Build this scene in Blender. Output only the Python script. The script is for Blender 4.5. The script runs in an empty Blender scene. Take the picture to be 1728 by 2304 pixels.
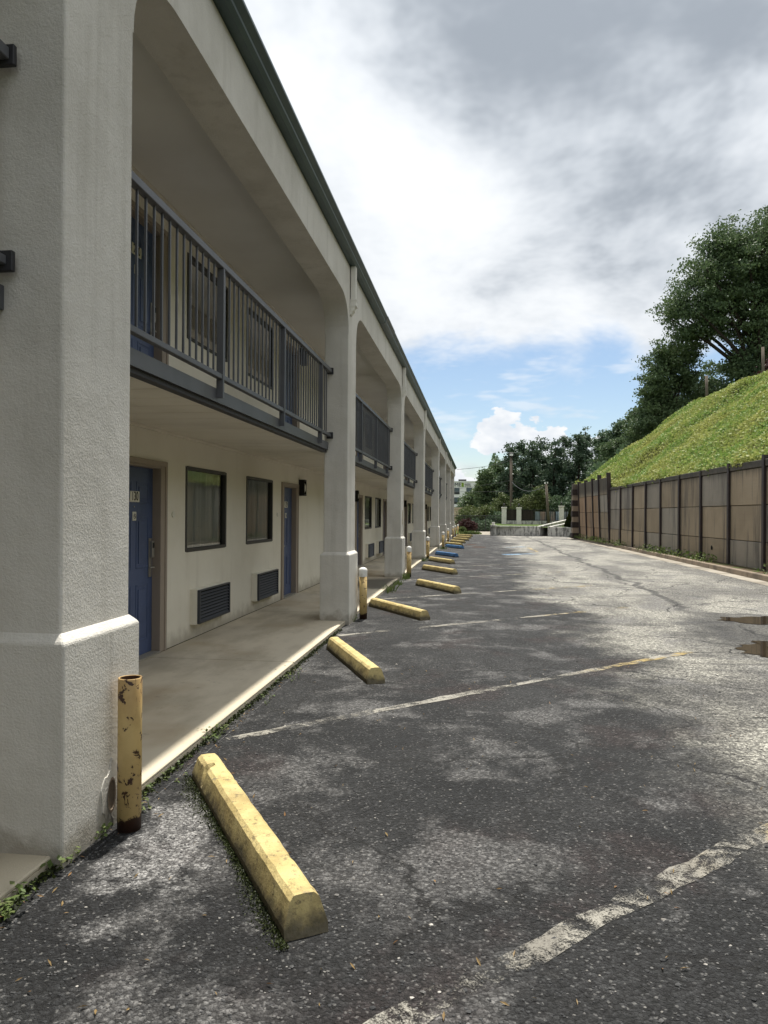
import bpy, bmesh, math, random
import numpy as np
from mathutils import Matrix, Vector

random.seed(7)
RNG = np.random.default_rng(11)
SC = bpy.context.scene
COL = SC.collection

# ------------------------------------------------------------------ camera
EYE = 1.52
YAW, PITCH, ROLL = math.radians(7.256), math.radians(0.164), math.radians(0.4)
f = Vector((-math.sin(YAW) * math.cos(PITCH), math.cos(YAW) * math.cos(PITCH), math.sin(PITCH)))
r = Vector((math.cos(YAW), math.sin(YAW), 0)); u = r.cross(f)
r2 = r * math.cos(ROLL) + u * math.sin(ROLL); u2 = u * math.cos(ROLL) - r * math.sin(ROLL)
cam_d = bpy.data.cameras.new('camera'); cam = bpy.data.objects.new('camera', cam_d); COL.objects.link(cam)
cam.matrix_world = Matrix(((r2.x, u2.x, -f.x, 0), (r2.y, u2.y, -f.y, 0), (r2.z, u2.z, -f.z, EYE), (0, 0, 0, 1)))
cam_d.sensor_fit = 'HORIZONTAL'; cam_d.sensor_width = 36.0; cam_d.lens = 740 / 768 * 36.0
cam_d.clip_start = 0.05; cam_d.clip_end = 4000
SC.camera = cam
SC.view_settings.view_transform = 'Standard'; SC.view_settings.look = 'None'
SC.view_settings.gamma = 1.0; SC.view_settings.use_curve_mapping = False
SC.view_settings.exposure = 0.80
SC.cycles.max_bounces = 6; SC.cycles.diffuse_bounces = 4; SC.cycles.glossy_bounces = 3; SC.cycles.transmission_bounces = 3; SC.cycles.transparent_max_bounces = 8; SC.cycles.caustics_reflective = False; SC.cycles.caustics_refractive = False

# ------------------------------------------------------------------ sun and sky
SUN = Vector((0.045, 0.36, 0.93)).normalized()
sd = bpy.data.lights.new('sun', 'SUN'); sd.energy = 3.8; sd.angle = math.radians(0.9); sd.color = (1.0, 0.95, 0.86)
so = bpy.data.objects.new('sun', sd); COL.objects.link(so)
so.rotation_euler = SUN.to_track_quat('Z', 'Y').to_euler(); so.location = (5, 10, 40)

# ------------------------------------------------------------------ node helper
class NT:
    def __init__(s, tree):
        s.t = tree; s.n = tree.nodes; s.l = tree.links; s.n.clear(); s._pos = None; s.dim = '3D'
    def new(s, typ, **kw):
        nd = s.n.new(typ)
        for k, v in kw.items(): setattr(nd, k, v)
        return nd
    def put(s, sock, v):
        if v is None: return
        if isinstance(v, bpy.types.NodeSocket): s.l.new(v, sock)
        elif isinstance(v, (tuple, list)) and len(v) == 3 and sock.type == 'RGBA': sock.default_value = (*v, 1)
        else: sock.default_value = v
    @property
    def pos(s):
        if s._pos is None: s._pos = s.new('ShaderNodeNewGeometry').outputs['Position']
        return s._pos
    def m(s, op, a, b=None, c=None, clamp=False):
        nd = s.new('ShaderNodeMath', operation=op, use_clamp=clamp)
        for i, v in enumerate((a, b, c)): s.put(nd.inputs[i], v)
        return nd.outputs[0]
    def vm(s, op, a, b=None):
        nd = s.new('ShaderNodeVectorMath', operation=op)
        s.put(nd.inputs[0], a)
        if b is not None: s.put(nd.inputs[1], b)
        return nd.outputs[1] if op in ('DOT_PRODUCT', 'LENGTH') else nd.outputs[0]
    def sep(s, v):
        nd = s.new('ShaderNodeSeparateXYZ'); s.put(nd.inputs[0], v); return nd.outputs
    def comb(s, x, y, z):
        nd = s.new('ShaderNodeCombineXYZ')
        for i, v in enumerate((x, y, z)): s.put(nd.inputs[i], v)
        return nd.outputs[0]
    def scale(s, sx, sy, sz, v=None, off=(0, 0, 0)):
        nd = s.new('ShaderNodeMapping'); s.put(nd.inputs[0], v if v is not None else s.pos)
        nd.inputs['Scale'].default_value = (sx, sy, sz); nd.inputs['Location'].default_value = off
        return nd.outputs[0]
    def noise(s, scale, detail=4, rough=0.55, v=None, dist=0.0, lac=2.0):
        nd = s.new('ShaderNodeTexNoise', noise_dimensions=s.dim); s.put(nd.inputs['Vector'], v if v is not None else s.pos)
        nd.inputs['Scale'].default_value = scale; nd.inputs['Detail'].default_value = detail
        nd.inputs['Roughness'].default_value = rough; nd.inputs['Distortion'].default_value = dist
        nd.inputs['Lacunarity'].default_value = lac
        return nd.outputs[0]
    def voro(s, scale, feature='F1', v=None, rnd=1.0, out='Distance'):
        nd = s.new('ShaderNodeTexVoronoi', feature=feature, voronoi_dimensions=s.dim); s.put(nd.inputs['Vector'], v if v is not None else s.pos)
        nd.inputs['Scale'].default_value = scale; nd.inputs['Randomness'].default_value = rnd
        return nd.outputs[out]
    def ramp(s, fac, stops, interp='LINEAR'):
        nd = s.new('ShaderNodeValToRGB'); s.put(nd.inputs[0], fac); cr = nd.color_ramp; cr.interpolation = interp
        while len(cr.elements) < len(stops): cr.elements.new(0.5)
        for e, (p, c) in zip(cr.elements, stops):
            e.position = p; e.color = (c, c, c, 1) if isinstance(c, (int, float)) else (*c, 1)
        return nd.outputs[0]
    def step(s, v, lo, hi):
        nd = s.new('ShaderNodeMapRange', interpolation_type='SMOOTHSTEP')
        s.put(nd.inputs[0], v); nd.inputs[1].default_value = lo; nd.inputs[2].default_value = hi
        return nd.outputs[0]
    def mix(s, a, b, fac, mode='MIX'):
        nd = s.new('ShaderNodeMix', data_type='RGBA', blend_type=mode)
        s.put(nd.inputs[0], fac); s.put(nd.inputs[6], a); s.put(nd.inputs[7], b)
        return nd.outputs[2]
    def bump(s, h, strength=0.5, dist=0.01, nrm=None):
        nd = s.new('ShaderNodeBump'); nd.inputs['Strength'].default_value = strength
        nd.inputs['Distance'].default_value = dist; s.put(nd.inputs['Height'], h)
        if nrm is not None: s.put(nd.inputs['Normal'], nrm)
        return nd.outputs[0]
    def principled(s, color, rough=0.8, spec=0.5, nrm=None, metal=0.0, alpha=None):
        nd = s.new('ShaderNodeBsdfPrincipled')
        s.put(nd.inputs['Base Color'], color); s.put(nd.inputs['Roughness'], rough)
        s.put(nd.inputs['Specular IOR Level'], spec); s.put(nd.inputs['Metallic'], metal)
        if nrm is not None: s.put(nd.inputs['Normal'], nrm)
        if alpha is not None: s.put(nd.inputs['Alpha'], alpha)
        return nd.outputs[0]
    def out(s, sh):
        o = s.new('ShaderNodeOutputMaterial'); s.l.new(sh, o.inputs[0])
    def rnd_obj(s): return s.new('ShaderNodeObjectInfo').outputs['Random']
    def col_obj(s): return s.new('ShaderNodeObjectInfo').outputs['Color']
    def rnd_isl(s): return s.new('ShaderNodeNewGeometry').outputs['Random Per Island']

M = {}
def mat(name):
    def deco(fn):
        m = bpy.data.materials.new(name); m.use_nodes = True; t = NT(m.node_tree); fn(t); M[name] = m
        return fn
    return deco

# ------------------------------------------------------------------ world: blue sky with a cloud deck
w = bpy.data.worlds.new('World'); SC.world = w; w.use_nodes = True
t = NT(w.node_tree); t.dim = '2D'
d = t.new('ShaderNodeTexCoord').outputs['Generated']
dx, dy, dz = t.sep(d)
sky = t.new('ShaderNodeTexSky', sky_type='NISHITA'); sky.sun_disc = False
sky.sun_elevation = math.asin(SUN.z); sky.sun_rotation = math.atan2(SUN.x, SUN.y)
sky.air_density = 1.0; sky.dust_density = 0.6; sky.ozone_density = 1.3
blue = t.vm('SCALE', sky.outputs[0]); blue.node.inputs['Scale'].default_value = 0.075
elev = t.m('ARCSINE', dz)
zc = t.m('ADD', t.m('MAXIMUM', dz, 0.0), 0.30)
pl = t.comb(t.m('DIVIDE', dx, zc), t.m('DIVIDE', dy, zc), 0.37)
n_big = t.noise(0.8, 3, 0.5, t.scale(1, 1, 1, pl, (3.1, 0.6, 0)))
n_mid = t.noise(2.3, 5, 0.60, t.scale(1, 1, 1, pl, (7.7, 1.3, 2.0)), dist=0.1)
n_fin = t.noise(2.3, 5, 0.60, t.scale(1, 1, 1, pl, (7.68, 1.235, 2.0)), dist=0.1)   # the same cloud sampled a little towards the sun
# deck covers everything above about twelve degrees, ragged lower edge
edge = t.m('ADD', elev, t.m('MULTIPLY', t.m('SUBTRACT', n_mid, 0.5), 0.22))
deck = t.step(edge, 0.165, 0.245)
thin = t.step(t.m('ADD', n_mid, t.m('MULTIPLY', n_big, 0.5)), 0.40, 0.62)
deck = t.m('MULTIPLY', deck, t.m('ADD', 0.72, t.m('MULTIPLY', thin, 0.28)))
# cumulus rising from the horizon and wisps in the gap
az = t.m('ARCTAN2', dx, dy)
cv = t.comb(t.m('MULTIPLY', az, 7.0), t.m('MULTIPLY', elev, 11.0), 1.9)
n_cu = t.noise(1.15, 5, 0.58, t.scale(1, 1, 1, cv, (0.95, 0.35, 0)))
cu = t.step(t.m('SUBTRACT', n_cu, t.m('MULTIPLY', t.m('MAXIMUM', elev, 0.0), 1.7)), 0.36, 0.395)
n_wi = t.noise(1.0, 3, 0.6, t.comb(t.m('MULTIPLY', az, 9.0), t.m('MULTIPLY', elev, 40.0), 7.3))
wisp = t.m('MULTIPLY', t.step(n_wi, 0.52, 0.75), 0.45)
cover = t.m('MAXIMUM', t.m('MAXIMUM', deck, cu), wisp)
# tone of the cloud: grey bellies, white rims
blob = t.vm('DOT_PRODUCT', d, tuple(Vector((0.22, 0.77, 0.60)).normalized()))
blob = t.step(blob, 0.915, 1.0)
g = t.m('ADD', t.m('MULTIPLY', n_big, 0.45), t.m('MULTIPLY', t.m('SUBTRACT', n_mid, 0.265), 1.5))
g = t.m('ADD', g, t.m('MULTIPLY', t.m('SUBTRACT', n_fin, n_mid), 1.5))
g = t.m('ADD', g, t.m('MULTIPLY', blob, 0.50))
grey = t.step(g, 0.36, 1.22)
ctone = t.ramp(grey, [(0.0, (0.535, 0.55, 0.565)), (0.4, (0.44, 0.462, 0.487)), (0.72, (0.335, 0.36, 0.39)), (1.0, (0.20, 0.223, 0.253))])
cu_t = t.ramp(t.noise(2.6, 3, 0.6, cv), [(0.3, (0.43, 0.46, 0.50)), (0.6, (0.55, 0.56, 0.57))])
ctone = t.mix(ctone, cu_t, t.m('MULTIPLY', cu, t.m('SUBTRACT', 1.0, deck)))
# cloud glows through towards the sun, as thin cloud does
fs = t.m('POWER', t.m('MAXIMUM', t.vm('DOT_PRODUCT', d, tuple(SUN)), 0.0), 3.0)
ctone = t.mix(ctone, t.vm('SCALE', ctone), t.m('MULTIPLY', fs, 1.0))
for nd in t.n:
    if nd.type == 'VECT_MATH' and nd.operation == 'SCALE' and nd.inputs['Scale'].default_value == 1.0: nd.inputs['Scale'].default_value = 1.3
final = t.mix(blue, ctone, cover)
bg = t.new('ShaderNodeBackground'); t.put(bg.inputs[0], final); bg.inputs[1].default_value = 1.0
wo = t.new('ShaderNodeOutputWorld'); t.l.new(bg.outputs[0], wo.inputs[0])

# ------------------------------------------------------------------ materials
def stucco_bump(t, k=1.0):
    a = t.noise(85, 3, 0.65, dist=0.35); c = t.noise(7, 2, 0.5)
    return t.bump(t.m('ADD', a, t.m('MULTIPLY', c, 1.6)), 0.62 * k, 0.009)

@mat('stucco')
def _(t):
    x, y, z = t.sep(t.pos)
    big = t.noise(1.3, 5, 0.6); streak = t.noise(1.0, 5, 0.65, t.scale(6, 6, 0.35))
    c = t.mix((0.665, 0.645, 0.595), (0.56, 0.54, 0.49), t.step(big, 0.38, 0.70))
    c = t.mix(c, (0.47, 0.45, 0.40), t.m('MULTIPLY', t.step(streak, 0.50, 0.76), 0.6))
    c = t.mix(c, (0.30, 0.27, 0.22), t.m('MULTIPLY', t.step(t.m('ADD', z, t.m('MULTIPLY', t.noise(7, 4), -0.35)), 0.02, -0.12), 0.8))
    fine = t.noise(160, 2, 0.6)
    c = t.mix(c, (0.45, 0.44, 0.41), t.m('MULTIPLY', t.step(fine, 0.55, 0.8), 0.35))
    t.out(t.principled(c, 0.92, 0.2, stucco_bump(t)))

@mat('wall_stucco')
def _(t):
    x, y, z = t.sep(t.pos)
    big = t.noise(0.9, 5, 0.6); streak = t.noise(1.0, 5, 0.65, t.scale(3, 5, 0.3))
    c = t.mix((0.79, 0.755, 0.66), (0.72, 0.68, 0.58), t.step(big, 0.4, 0.75))
    c = t.mix(c, (0.40, 0.36, 0.28), t.m('MULTIPLY', t.step(streak, 0.55, 0.8), 0.3))
    c = t.mix(c, (0.36, 0.32, 0.25), t.m('MULTIPLY', t.step(t.m('ADD', z, t.m('MULTIPLY', t.noise(6, 4), -0.3)), 0.12, -0.12), 0.7))
    t.out(t.principled(c, 0.9, 0.25, stucco_bump(t, 0.45)))

@mat('ceiling_paint')
def _(t):
    c = t.mix((0.84, 0.83, 0.81), (0.78, 0.765, 0.74), t.step(t.noise(0.8, 4), 0.4, 0.7))
    t.out(t.principled(c, 0.85, 0.3, t.bump(t.noise(40, 3), 0.2, 0.004)))

@mat('soffit_vinyl')
def _(t):
    c = t.mix((0.79, 0.75, 0.66), (0.70, 0.66, 0.575), t.step(t.noise(1.2, 4), 0.4, 0.7))
    t.out(t.principled(c, 0.6, 0.35))

@mat('walkway_concrete')
def _(t):
    t.dim = '2D'
    a = t.noise(1.1, 6, 0.62, t.scale(1.6, 0.7, 1)); b = t.noise(0.55, 4, 0.5, t.scale(1, 1, 1, None, (4, 9, 0)))
    c = t.mix((0.55, 0.49, 0.385), (0.41, 0.36, 0.275), t.step(a, 0.38, 0.68))
    c = t.mix(c, (0.31, 0.225, 0.13), t.m('MULTIPLY', t.step(b, 0.52, 0.72), 0.65))
    c = t.mix(c, (0.15, 0.135, 0.11), t.m('MULTIPLY', t.step(t.noise(7, 5, 0.7), 0.62, 0.78), 0.5))
    c = t.mix(c, (0.50, 0.47, 0.40), t.m('MULTIPLY', t.step(t.noise(120, 2), 0.6, 0.8), 0.4))
    x, y, z = t.sep(t.pos)
    c = t.mix(c, (0.58, 0.52, 0.40), t.m('MULTIPLY', t.step(t.m('ADD', x, t.m('MULTIPLY', t.noise(6, 4), 0.1)), -2.0, -1.84), 0.55))
    # dark ragged-edged patch on the slab in front of the third column
    sx = t.m('SUBTRACT', x, -2.05); sy = t.m('SUBTRACT', y, 15.6)
    dd = t.m('SQRT', t.m('ADD', t.m('MULTIPLY', t.m('MULTIPLY', sx, sx), 1.6), t.m('MULTIPLY', t.m('MULTIPLY', sy, sy), 0.3)))
    st = t.step(t.m('ADD', dd, t.m('MULTIPLY', t.noise(2.5, 4), 0.5)), 1.15, 0.75)
    c = t.mix(c, (0.055, 0.05, 0.043), t.m('MULTIPLY', st, 0.85))
    t.out(t.principled(c, 0.78, 0.3, t.bump(t.m('ADD', t.noise(150, 3, 0.6), t.m('MULTIPLY', t.noise(12, 4), 0.6)), 0.35, 0.004)))

@mat('asphalt')
def _(t):
    t.dim = '2D'
    x, y, z = t.sep(t.pos)
    agg = t.new('ShaderNodeTexVoronoi', feature='F1', voronoi_dimensions='2D'); nzv = t.new('ShaderNodeTexNoise', noise_dimensions='2D'); t.put(nzv.inputs['Vector'], t.pos); nzv.inputs['Scale'].default_value = 70; nzv.inputs['Detail'].default_value = 1
    sc_ = t.new('ShaderNodeVectorMath', operation='MULTIPLY'); t.put(sc_.inputs[0], nzv.outputs[1]); sc_.inputs[1].default_value = (.014, .014, 0)
    t.put(agg.inputs['Vector'], t.vm('ADD', t.pos, sc_.outputs[0])); agg.inputs['Scale'].default_value = 78
    agd, agc = agg.outputs['Distance'], t.sep(agg.outputs['Color'])[0]
    agg2 = t.voro(36, 'F1'); fine = t.noise(260, 3, 0.7)
    w1 = t.noise(0.42, 6, 0.62); w2 = t.noise(1.15, 6, 0.66, t.scale(1, 1, 1, None, (13, 4, 0)))
    w3 = t.noise(0.8, 5, 0.6, t.scale(1.0, 0.35, 1, None, (2, 30, 0)))
    # pale worn lane against the dark stalls by the building
    lane = t.step(t.m('ADD', t.m('ADD', x, t.m('MULTIPLY', t.m('MAXIMUM', t.m('SUBTRACT', 9.0, y), 0.0), 0.10)), t.m('MULTIPLY', t.m('SUBTRACT', w1, 0.5), 3.6)), 1.0, 2.0)
    near = t.step(t.m('ADD', y, t.m('MULTIPLY', t.m('SUBTRACT', w2, 0.5), 5.0)), 2.3, 4.2)
    lane = t.m('MULTIPLY', lane, near)
    dark = t.mix((0.0128, 0.0136, 0.0148), (0.028, 0.0287, 0.0296), t.step(w2, 0.35, 0.7))
    dark = t.mix(dark, (0.030, 0.021, 0.0205), t.m('MULTIPLY', t.step(t.noise(0.9, 5, 0.6, t.scale(1, 1, 1, None, (5, 5, 0))), 0.55, 0.70), 0.6))
    pale = t.mix((0.33, 0.32, 0.285), (0.17, 0.165, 0.152), t.step(w3, 0.40, 0.62))
    pale = t.mix(pale, (0.085, 0.083, 0.08), t.m('MULTIPLY', t.step(w2, 0.58, 0.70), 0.75))
    spk = t.noise(24, 4, 0.75); pale = t.mix(t.vm('MULTIPLY', pale, (0.45, 0.45, 0.45)), t.vm('MULTIPLY', pale, (1.3, 1.3, 1.28)), t.step(spk, 0.36, 0.64))
    strk = t.noise(1.0, 5, 0.65, t.scale(0.55, 2.2, 1, None, (3, 8, 0))); pale = t.mix(pale, (0.075, 0.073, 0.07), t.m('MULTIPLY', t.step(strk, 0.56, 0.68), 0.7))
    c = t.mix(dark, pale, lane)
    # dried lime bloom on the stalls
    bl = t.noise(1.25, 7, 0.68, t.scale(1, 1, 1, None, (21.4, 7.7, 0)), dist=0.15)
    bloom = t.m('MULTIPLY', t.step(bl, 0.50, 0.66), t.m('ADD', 0.45, t.m('MULTIPLY', t.step(t.noise(50, 3, 0.7), 0.3, 0.62), 0.55)))
    c = t.mix(c, (0.175, 0.172, 0.17), t.m('MULTIPLY', bloom, 0.62))
    # the crusty bloom in front of the nearest column
    e1 = t.m('SUBTRACT', x, -1.33); e2 = t.m('SUBTRACT', y, 3.25)
    rr = t.m('SQRT', t.m('ADD', t.m('MULTIPLY', t.m('MULTIPLY', e1, e1), 5.0), t.m('MULTIPLY', e2, e2)))
    cr = t.step(t.m('ADD', rr, t.m('MULTIPLY', t.m('SUBTRACT', t.noise(2.3, 7, 0.72, dist=0.2), 0.5), 2.6)), 0.62, 0.12)
    cr = t.m('MULTIPLY', cr, t.m('ADD', 0.25, t.m('MULTIPLY', t.step(t.noise(90, 4, 0.75), 0.36, 0.6), 0.75)))
    c = t.mix(c, (0.34, 0.335, 0.33), t.m('MULTIPLY', cr, 0.85))
    # old seam crack down the lane
    sx = t.m('ABSOLUTE', t.m('ADD', t.m('SUBTRACT', x, 3.44), t.m('MULTIPLY', t.m('SUBTRACT', t.noise(0.5, 5, 0.6, t.scale(0.1, 1, 1)), 0.5), 0.9)))
    seam = t.m('MULTIPLY', t.step(t.m('SUBTRACT', sx, t.m('MULTIPLY', t.noise(5, 4), 0.12)), 0.05, -0.02), t.step(y, 11.5, 13))
    c = t.mix(c, (0.045, 0.044, 0.043), t.m('MULTIPLY', seam, 0.85))
    # cross cracks
    wv = t.vm('ADD', t.pos, t.vm('SCALE', t.comb(t.m('SUBTRACT', t.noise(1.5, 4, 0.6), 0.5), t.m('SUBTRACT', t.noise(1.5, 4, 0.6, t.scale(1, 1, 1, None, (9, 9, 9))), 0.5), 0.0)))
    ck = t.voro(0.62, 'DISTANCE_TO_EDGE', wv)
    ckm = t.m('MULTIPLY', t.step(ck, 0.017, 0.004), t.step(t.noise(0.7, 3, 0.5, t.scale(1, 1, 1, None, (40, 2, 0))), 0.36, 0.50))
    c = t.mix(c, (0.012, 0.012, 0.012), t.m('MULTIPLY', ckm, 0.9))
    # aggregate: pale chips, dark gaps
    chips = t.m('MULTIPLY', t.step(agc, 0.90, 0.985), t.step(agd, 0.55, 0.2))
    tone = t.m('ADD', 0.60, t.m('MULTIPLY', t.m('POWER', agc, 2.0), 1.5))
    c = t.vm('MULTIPLY', c, t.comb(tone, tone, tone))
    c = t.mix(c, (0.23, 0.225, 0.215), t.m('MULTIPLY', chips, 0.5))
    c = t.mix(c, t.vm('MULTIPLY', c, (0.30, 0.30, 0.30)), t.m('MULTIPLY', t.step(agd, 0.38, 0.70), 0.62))
    c = t.mix(c, t.vm('MULTIPLY', c, (1.5, 1.48, 1.45)), t.step(fine, 0.5, 0.75))
    # damp ground round the puddles
    p1 = t.m('SUBTRACT', x, 3.75); p2 = t.m('SUBTRACT', y, 10.0)
    wet = t.m('SQRT', t.m('ADD', t.m('MULTIPLY', t.m('MULTIPLY', p1, p1), 2.2), t.m('MULTIPLY', t.m('MULTIPLY', p2, p2), 0.42)))
    wet = t.step(t.m('ADD', wet, t.m('MULTIPLY', t.m('SUBTRACT', w2, 0.5), 1.9)), 1.75, 1.15)
    c = t.mix(c, t.vm('MULTIPLY', c, (0.36, 0.36, 0.37)), wet)
    h = t.m('ADD', t.m('MULTIPLY', t.m('SUBTRACT', 1.0, agd), 0.8), t.m('ADD', t.m('MULTIPLY', t.m('SUBTRACT', 1.0, agg2), 0.5), t.m('MULTIPLY', fine, 0.45)))
    rough = t.m('ADD', 0.62, t.m('MULTIPLY', t.noise(3, 4), 0.25))
    t.out(t.principled(c, t.m('SUBTRACT', rough, t.m('MULTIPLY', wet, 0.25)), 0.32, t.bump(h, 1.0, 0.012)))
    for nd in t.n:
        if nd.type == 'VECT_MATH' and nd.operation == 'SCALE': nd.inputs['Scale'].default_value = 0.55

def worn(t, c1, c2, lo, hi):
    t.dim = '2D'
    a = t.noise(5, 7, 0.72, dist=0.8); k = t.noise(1.5, 3, 0.5); fn_ = t.noise(130, 3, 0.7); md = t.noise(28, 5, 0.7, dist=0.5)
    ck = t.voro(2.6, 'DISTANCE_TO_EDGE', t.vm('ADD', t.pos, t.comb(t.noise(4, 4), t.noise(4.7, 4), 0.0)))
    e = t.m('ADD', t.m('MULTIPLY', a, 0.62), t.m('MULTIPLY', k, 0.6))
    e = t.m('ADD', e, t.m('ADD', t.m('MULTIPLY', t.m('SUBTRACT', fn_, 0.5), 0.38), t.m('MULTIPLY', t.m('SUBTRACT', md, 0.5), 0.35)))
    al = t.m('MULTIPLY', t.step(e, lo, hi), t.step(ck, 0.004, 0.014))
    return t.mix(c1, c2, t.step(t.noise(3, 5, 0.6), 0.4, 0.65)), t.m('MULTIPLY', al, 0.92)

@mat('worn_white_paint')
def _(t):
    c, al = worn(t, (0.33, 0.315, 0.275), (0.22, 0.207, 0.18), 0.53, 0.71)
    x, y, z = t.sep(t.pos)
    c = t.mix(c, (0.33, 0.25, 0.10), t.m('MULTIPLY', t.step(t.m('ADD', x, t.m('MULTIPLY', t.noise(2, 3), 0.8)), 1.0, 2.2), t.step(t.noise(2.5, 5, 0.6, t.scale(1, 1, 1, None, (7, 3, 1))), 0.40, 0.56)))
    t.out(t.principled(c, 0.8, 0.3, t.bump(t.noise(130, 3, 0.7), 0.5, 0.004), alpha=al))

@mat('worn_blue_paint')
def _(t):
    c, al = worn(t, (0.16, 0.33, 0.55), (0.28, 0.40, 0.50), 0.52, 0.72)
    t.out(t.principled(c, 0.8, 0.3, alpha=al))

@mat('worn_yellow_paint')
def _(t):
    c, al = worn(t, (0.50, 0.38, 0.14), (0.45, 0.36, 0.2), 0.48, 0.66)
    t.out(t.principled(c, 0.8, 0.3, alpha=al))

@mat('puddle_water')
def _(t):
    t.out(t.principled((0.035, 0.027, 0.018), 0.02, 0.65, t.bump(t.noise(9, 2), 0.03, 0.002)))

def chipped(t, paint, paint2, under, lo, hi, rough=0.55, sc=1.0):
    v = t.vm('ADD', t.pos, t.comb(t.m('MULTIPLY', t.rnd_obj(), 40.0), 0.0, 0.0))
    c = t.mix(paint, paint2, t.step(t.noise(5 * sc, 5, 0.65, v), 0.38, 0.66))
    ch = t.step(t.noise(16 * sc, 6, 0.72, v, dist=0.4), lo, hi)
    return c, ch, v

@mat('yellow_stop_paint')
def _(t):
    c, ch, v = chipped(t, (0.58, 0.475, 0.22), (0.46, 0.36, 0.15), None, 0.60, 0.68)
    lp = t.new('ShaderNodeTexCoord').outputs['Object']; lx, ly, lz = t.sep(lp)
    dirt = t.noise(9, 6, 0.7, v)
    age = t.sep(t.col_obj())[0]
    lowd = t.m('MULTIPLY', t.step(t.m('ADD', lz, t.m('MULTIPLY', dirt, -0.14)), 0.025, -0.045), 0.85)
    c = t.mix(c, (0.27, 0.23, 0.16), t.m('MULTIPLY', ch, 0.8))
    c = t.mix(c, (0.30, 0.22, 0.10), t.m('MULTIPLY', t.step(t.noise(3.5, 6, 0.7, v), 0.48, 0.70), 0.55))
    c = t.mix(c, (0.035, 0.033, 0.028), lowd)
    c = t.mix(c, (0.07, 0.06, 0.045), t.m('MULTIPLY', t.step(t.noise(24, 5, 0.78, v), 0.555, 0.64), 0.6))
    c = t.mix(c, (0.05, 0.045, 0.035), t.step(t.m('ADD', t.noise(6, 6, 0.75, v), age), 1.05, 1.30))
    endd = t.m('MULTIPLY', t.step(t.m('ADD', t.m('ABSOLUTE', ly), t.m('MULTIPLY', t.noise(14, 5, 0.7, v), 0.10)), 0.905, 0.945), t.step(t.noise(10, 4, 0.7, v), 0.4, 0.6))
    c = t.mix(c, (0.20, 0.175, 0.125), t.m('MULTIPLY', endd, 0.65))
    h = t.m('ADD', t.noise(70, 5, 0.7), t.m('MULTIPLY', t.noise(12, 4), 1.4))
    t.out(t.principled(c, 0.8, 0.3, t.bump(h, 0.7, 0.008)))

@mat('blue_stop_paint')
def _(t):
    c, ch, v = chipped(t, (0.045, 0.15, 0.33), (0.035, 0.105, 0.25), None, 0.64, 0.72)
    c = t.mix(c, (0.22, 0.22, 0.2), t.m('MULTIPLY', ch, 0.7))
    lz = t.sep(t.new('ShaderNodeTexCoord').outputs['Object'])[2]
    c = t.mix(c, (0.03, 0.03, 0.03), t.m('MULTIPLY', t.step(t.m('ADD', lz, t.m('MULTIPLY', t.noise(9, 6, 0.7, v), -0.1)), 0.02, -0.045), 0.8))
    t.out(t.principled(c, 0.7, 0.4, t.bump(t.noise(60, 5, 0.7), 0.6, 0.008)))

@mat('bollard_paint')
def _(t):
    c, ch, v = chipped(t, (0.58, 0.43, 0.19), (0.49, 0.355, 0.15), None, 0.575, 0.59)
    lz = t.sep(t.new('ShaderNodeTexCoord').outputs['Object'])[2]
    age = t.sep(t.col_obj())[0]
    rust = t.mix((0.075, 0.032, 0.018), (0.028, 0.018, 0.014), t.noise(30, 4))
    n = t.noise(11, 5, 0.7, v)
    low = t.step(t.m('ADD', lz, t.m('MULTIPLY', n, -0.16)), 0.0, -0.012)
    top = t.step(t.m('ADD', t.m('MULTIPLY', lz, 1.0), t.m('MULTIPLY', n, 0.25)), 0.80, 0.86)
    drip = t.step(t.m('ADD', t.noise(1, 5, 0.7, t.scale(40, 40, 3.5, v)), t.m('MULTIPLY', lz, 0.28)), 0.76, 0.82)
    heavy = t.step(t.m('ADD', t.m('ADD', lz, t.m('MULTIPLY', n, 0.5)), age), 1.42, 1.52)
    c = t.mix(c, (0.33, 0.18, 0.07), t.m('MULTIPLY', t.step(t.m('ADD', lz, t.m('MULTIPLY', t.noise(5, 4, 0.6, v), 0.3)), 0.60, 0.95), 0.6))
    c = t.mix(c, rust, ch); c = t.mix(c, rust, low); c = t.mix(c, rust, t.m('MULTIPLY', drip, 0.7)); c = t.mix(c, rust, heavy)
    t.out(t.principled(c, 0.5, 0.4, t.bump(t.m('MULTIPLY', ch, -1.0), 0.6, 0.003)))

@mat('rust')
def _(t):
    t.out(t.principled(t.mix((0.11, 0.05, 0.025), (0.035, 0.02, 0.014), t.noise(20, 5, 0.7)), 0.9, 0.2, t.bump(t.noise(60, 4), 0.5, 0.004)))

@mat('white_plastic')
def _(t):
    t.out(t.principled(t.mix((0.80, 0.79, 0.75), (0.60, 0.58, 0.52), t.step(t.noise(14, 4), 0.5, 0.75)), 0.5, 0.4))

@mat('railing_paint')
def _(t):
    c = t.mix((0.10, 0.104, 0.115), (0.082, 0.086, 0.096), t.step(t.noise(3, 5, 0.6), 0.4, 0.65))
    c = t.mix(c, (0.045, 0.04, 0.038), t.m('MULTIPLY', t.step(t.noise(22, 5, 0.7), 0.66, 0.72), 0.8))
    t.out(t.principled(c, 0.45, 0.5))

@mat('dark_steel')
def _(t):
    t.out(t.principled((0.03, 0.03, 0.034), 0.6, 0.4))

@mat('gutter_green')
def _(t):
    c = t.mix((0.030, 0.060, 0.058), (0.042, 0.075, 0.068), t.step(t.noise(2.5, 4), 0.4, 0.65))
    t.out(t.principled(c, 0.38, 0.5))

@mat('gutter_patch')
def _(t): t.out(t.principled((0.10, 0.12, 0.12), 0.45, 0.5))

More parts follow.
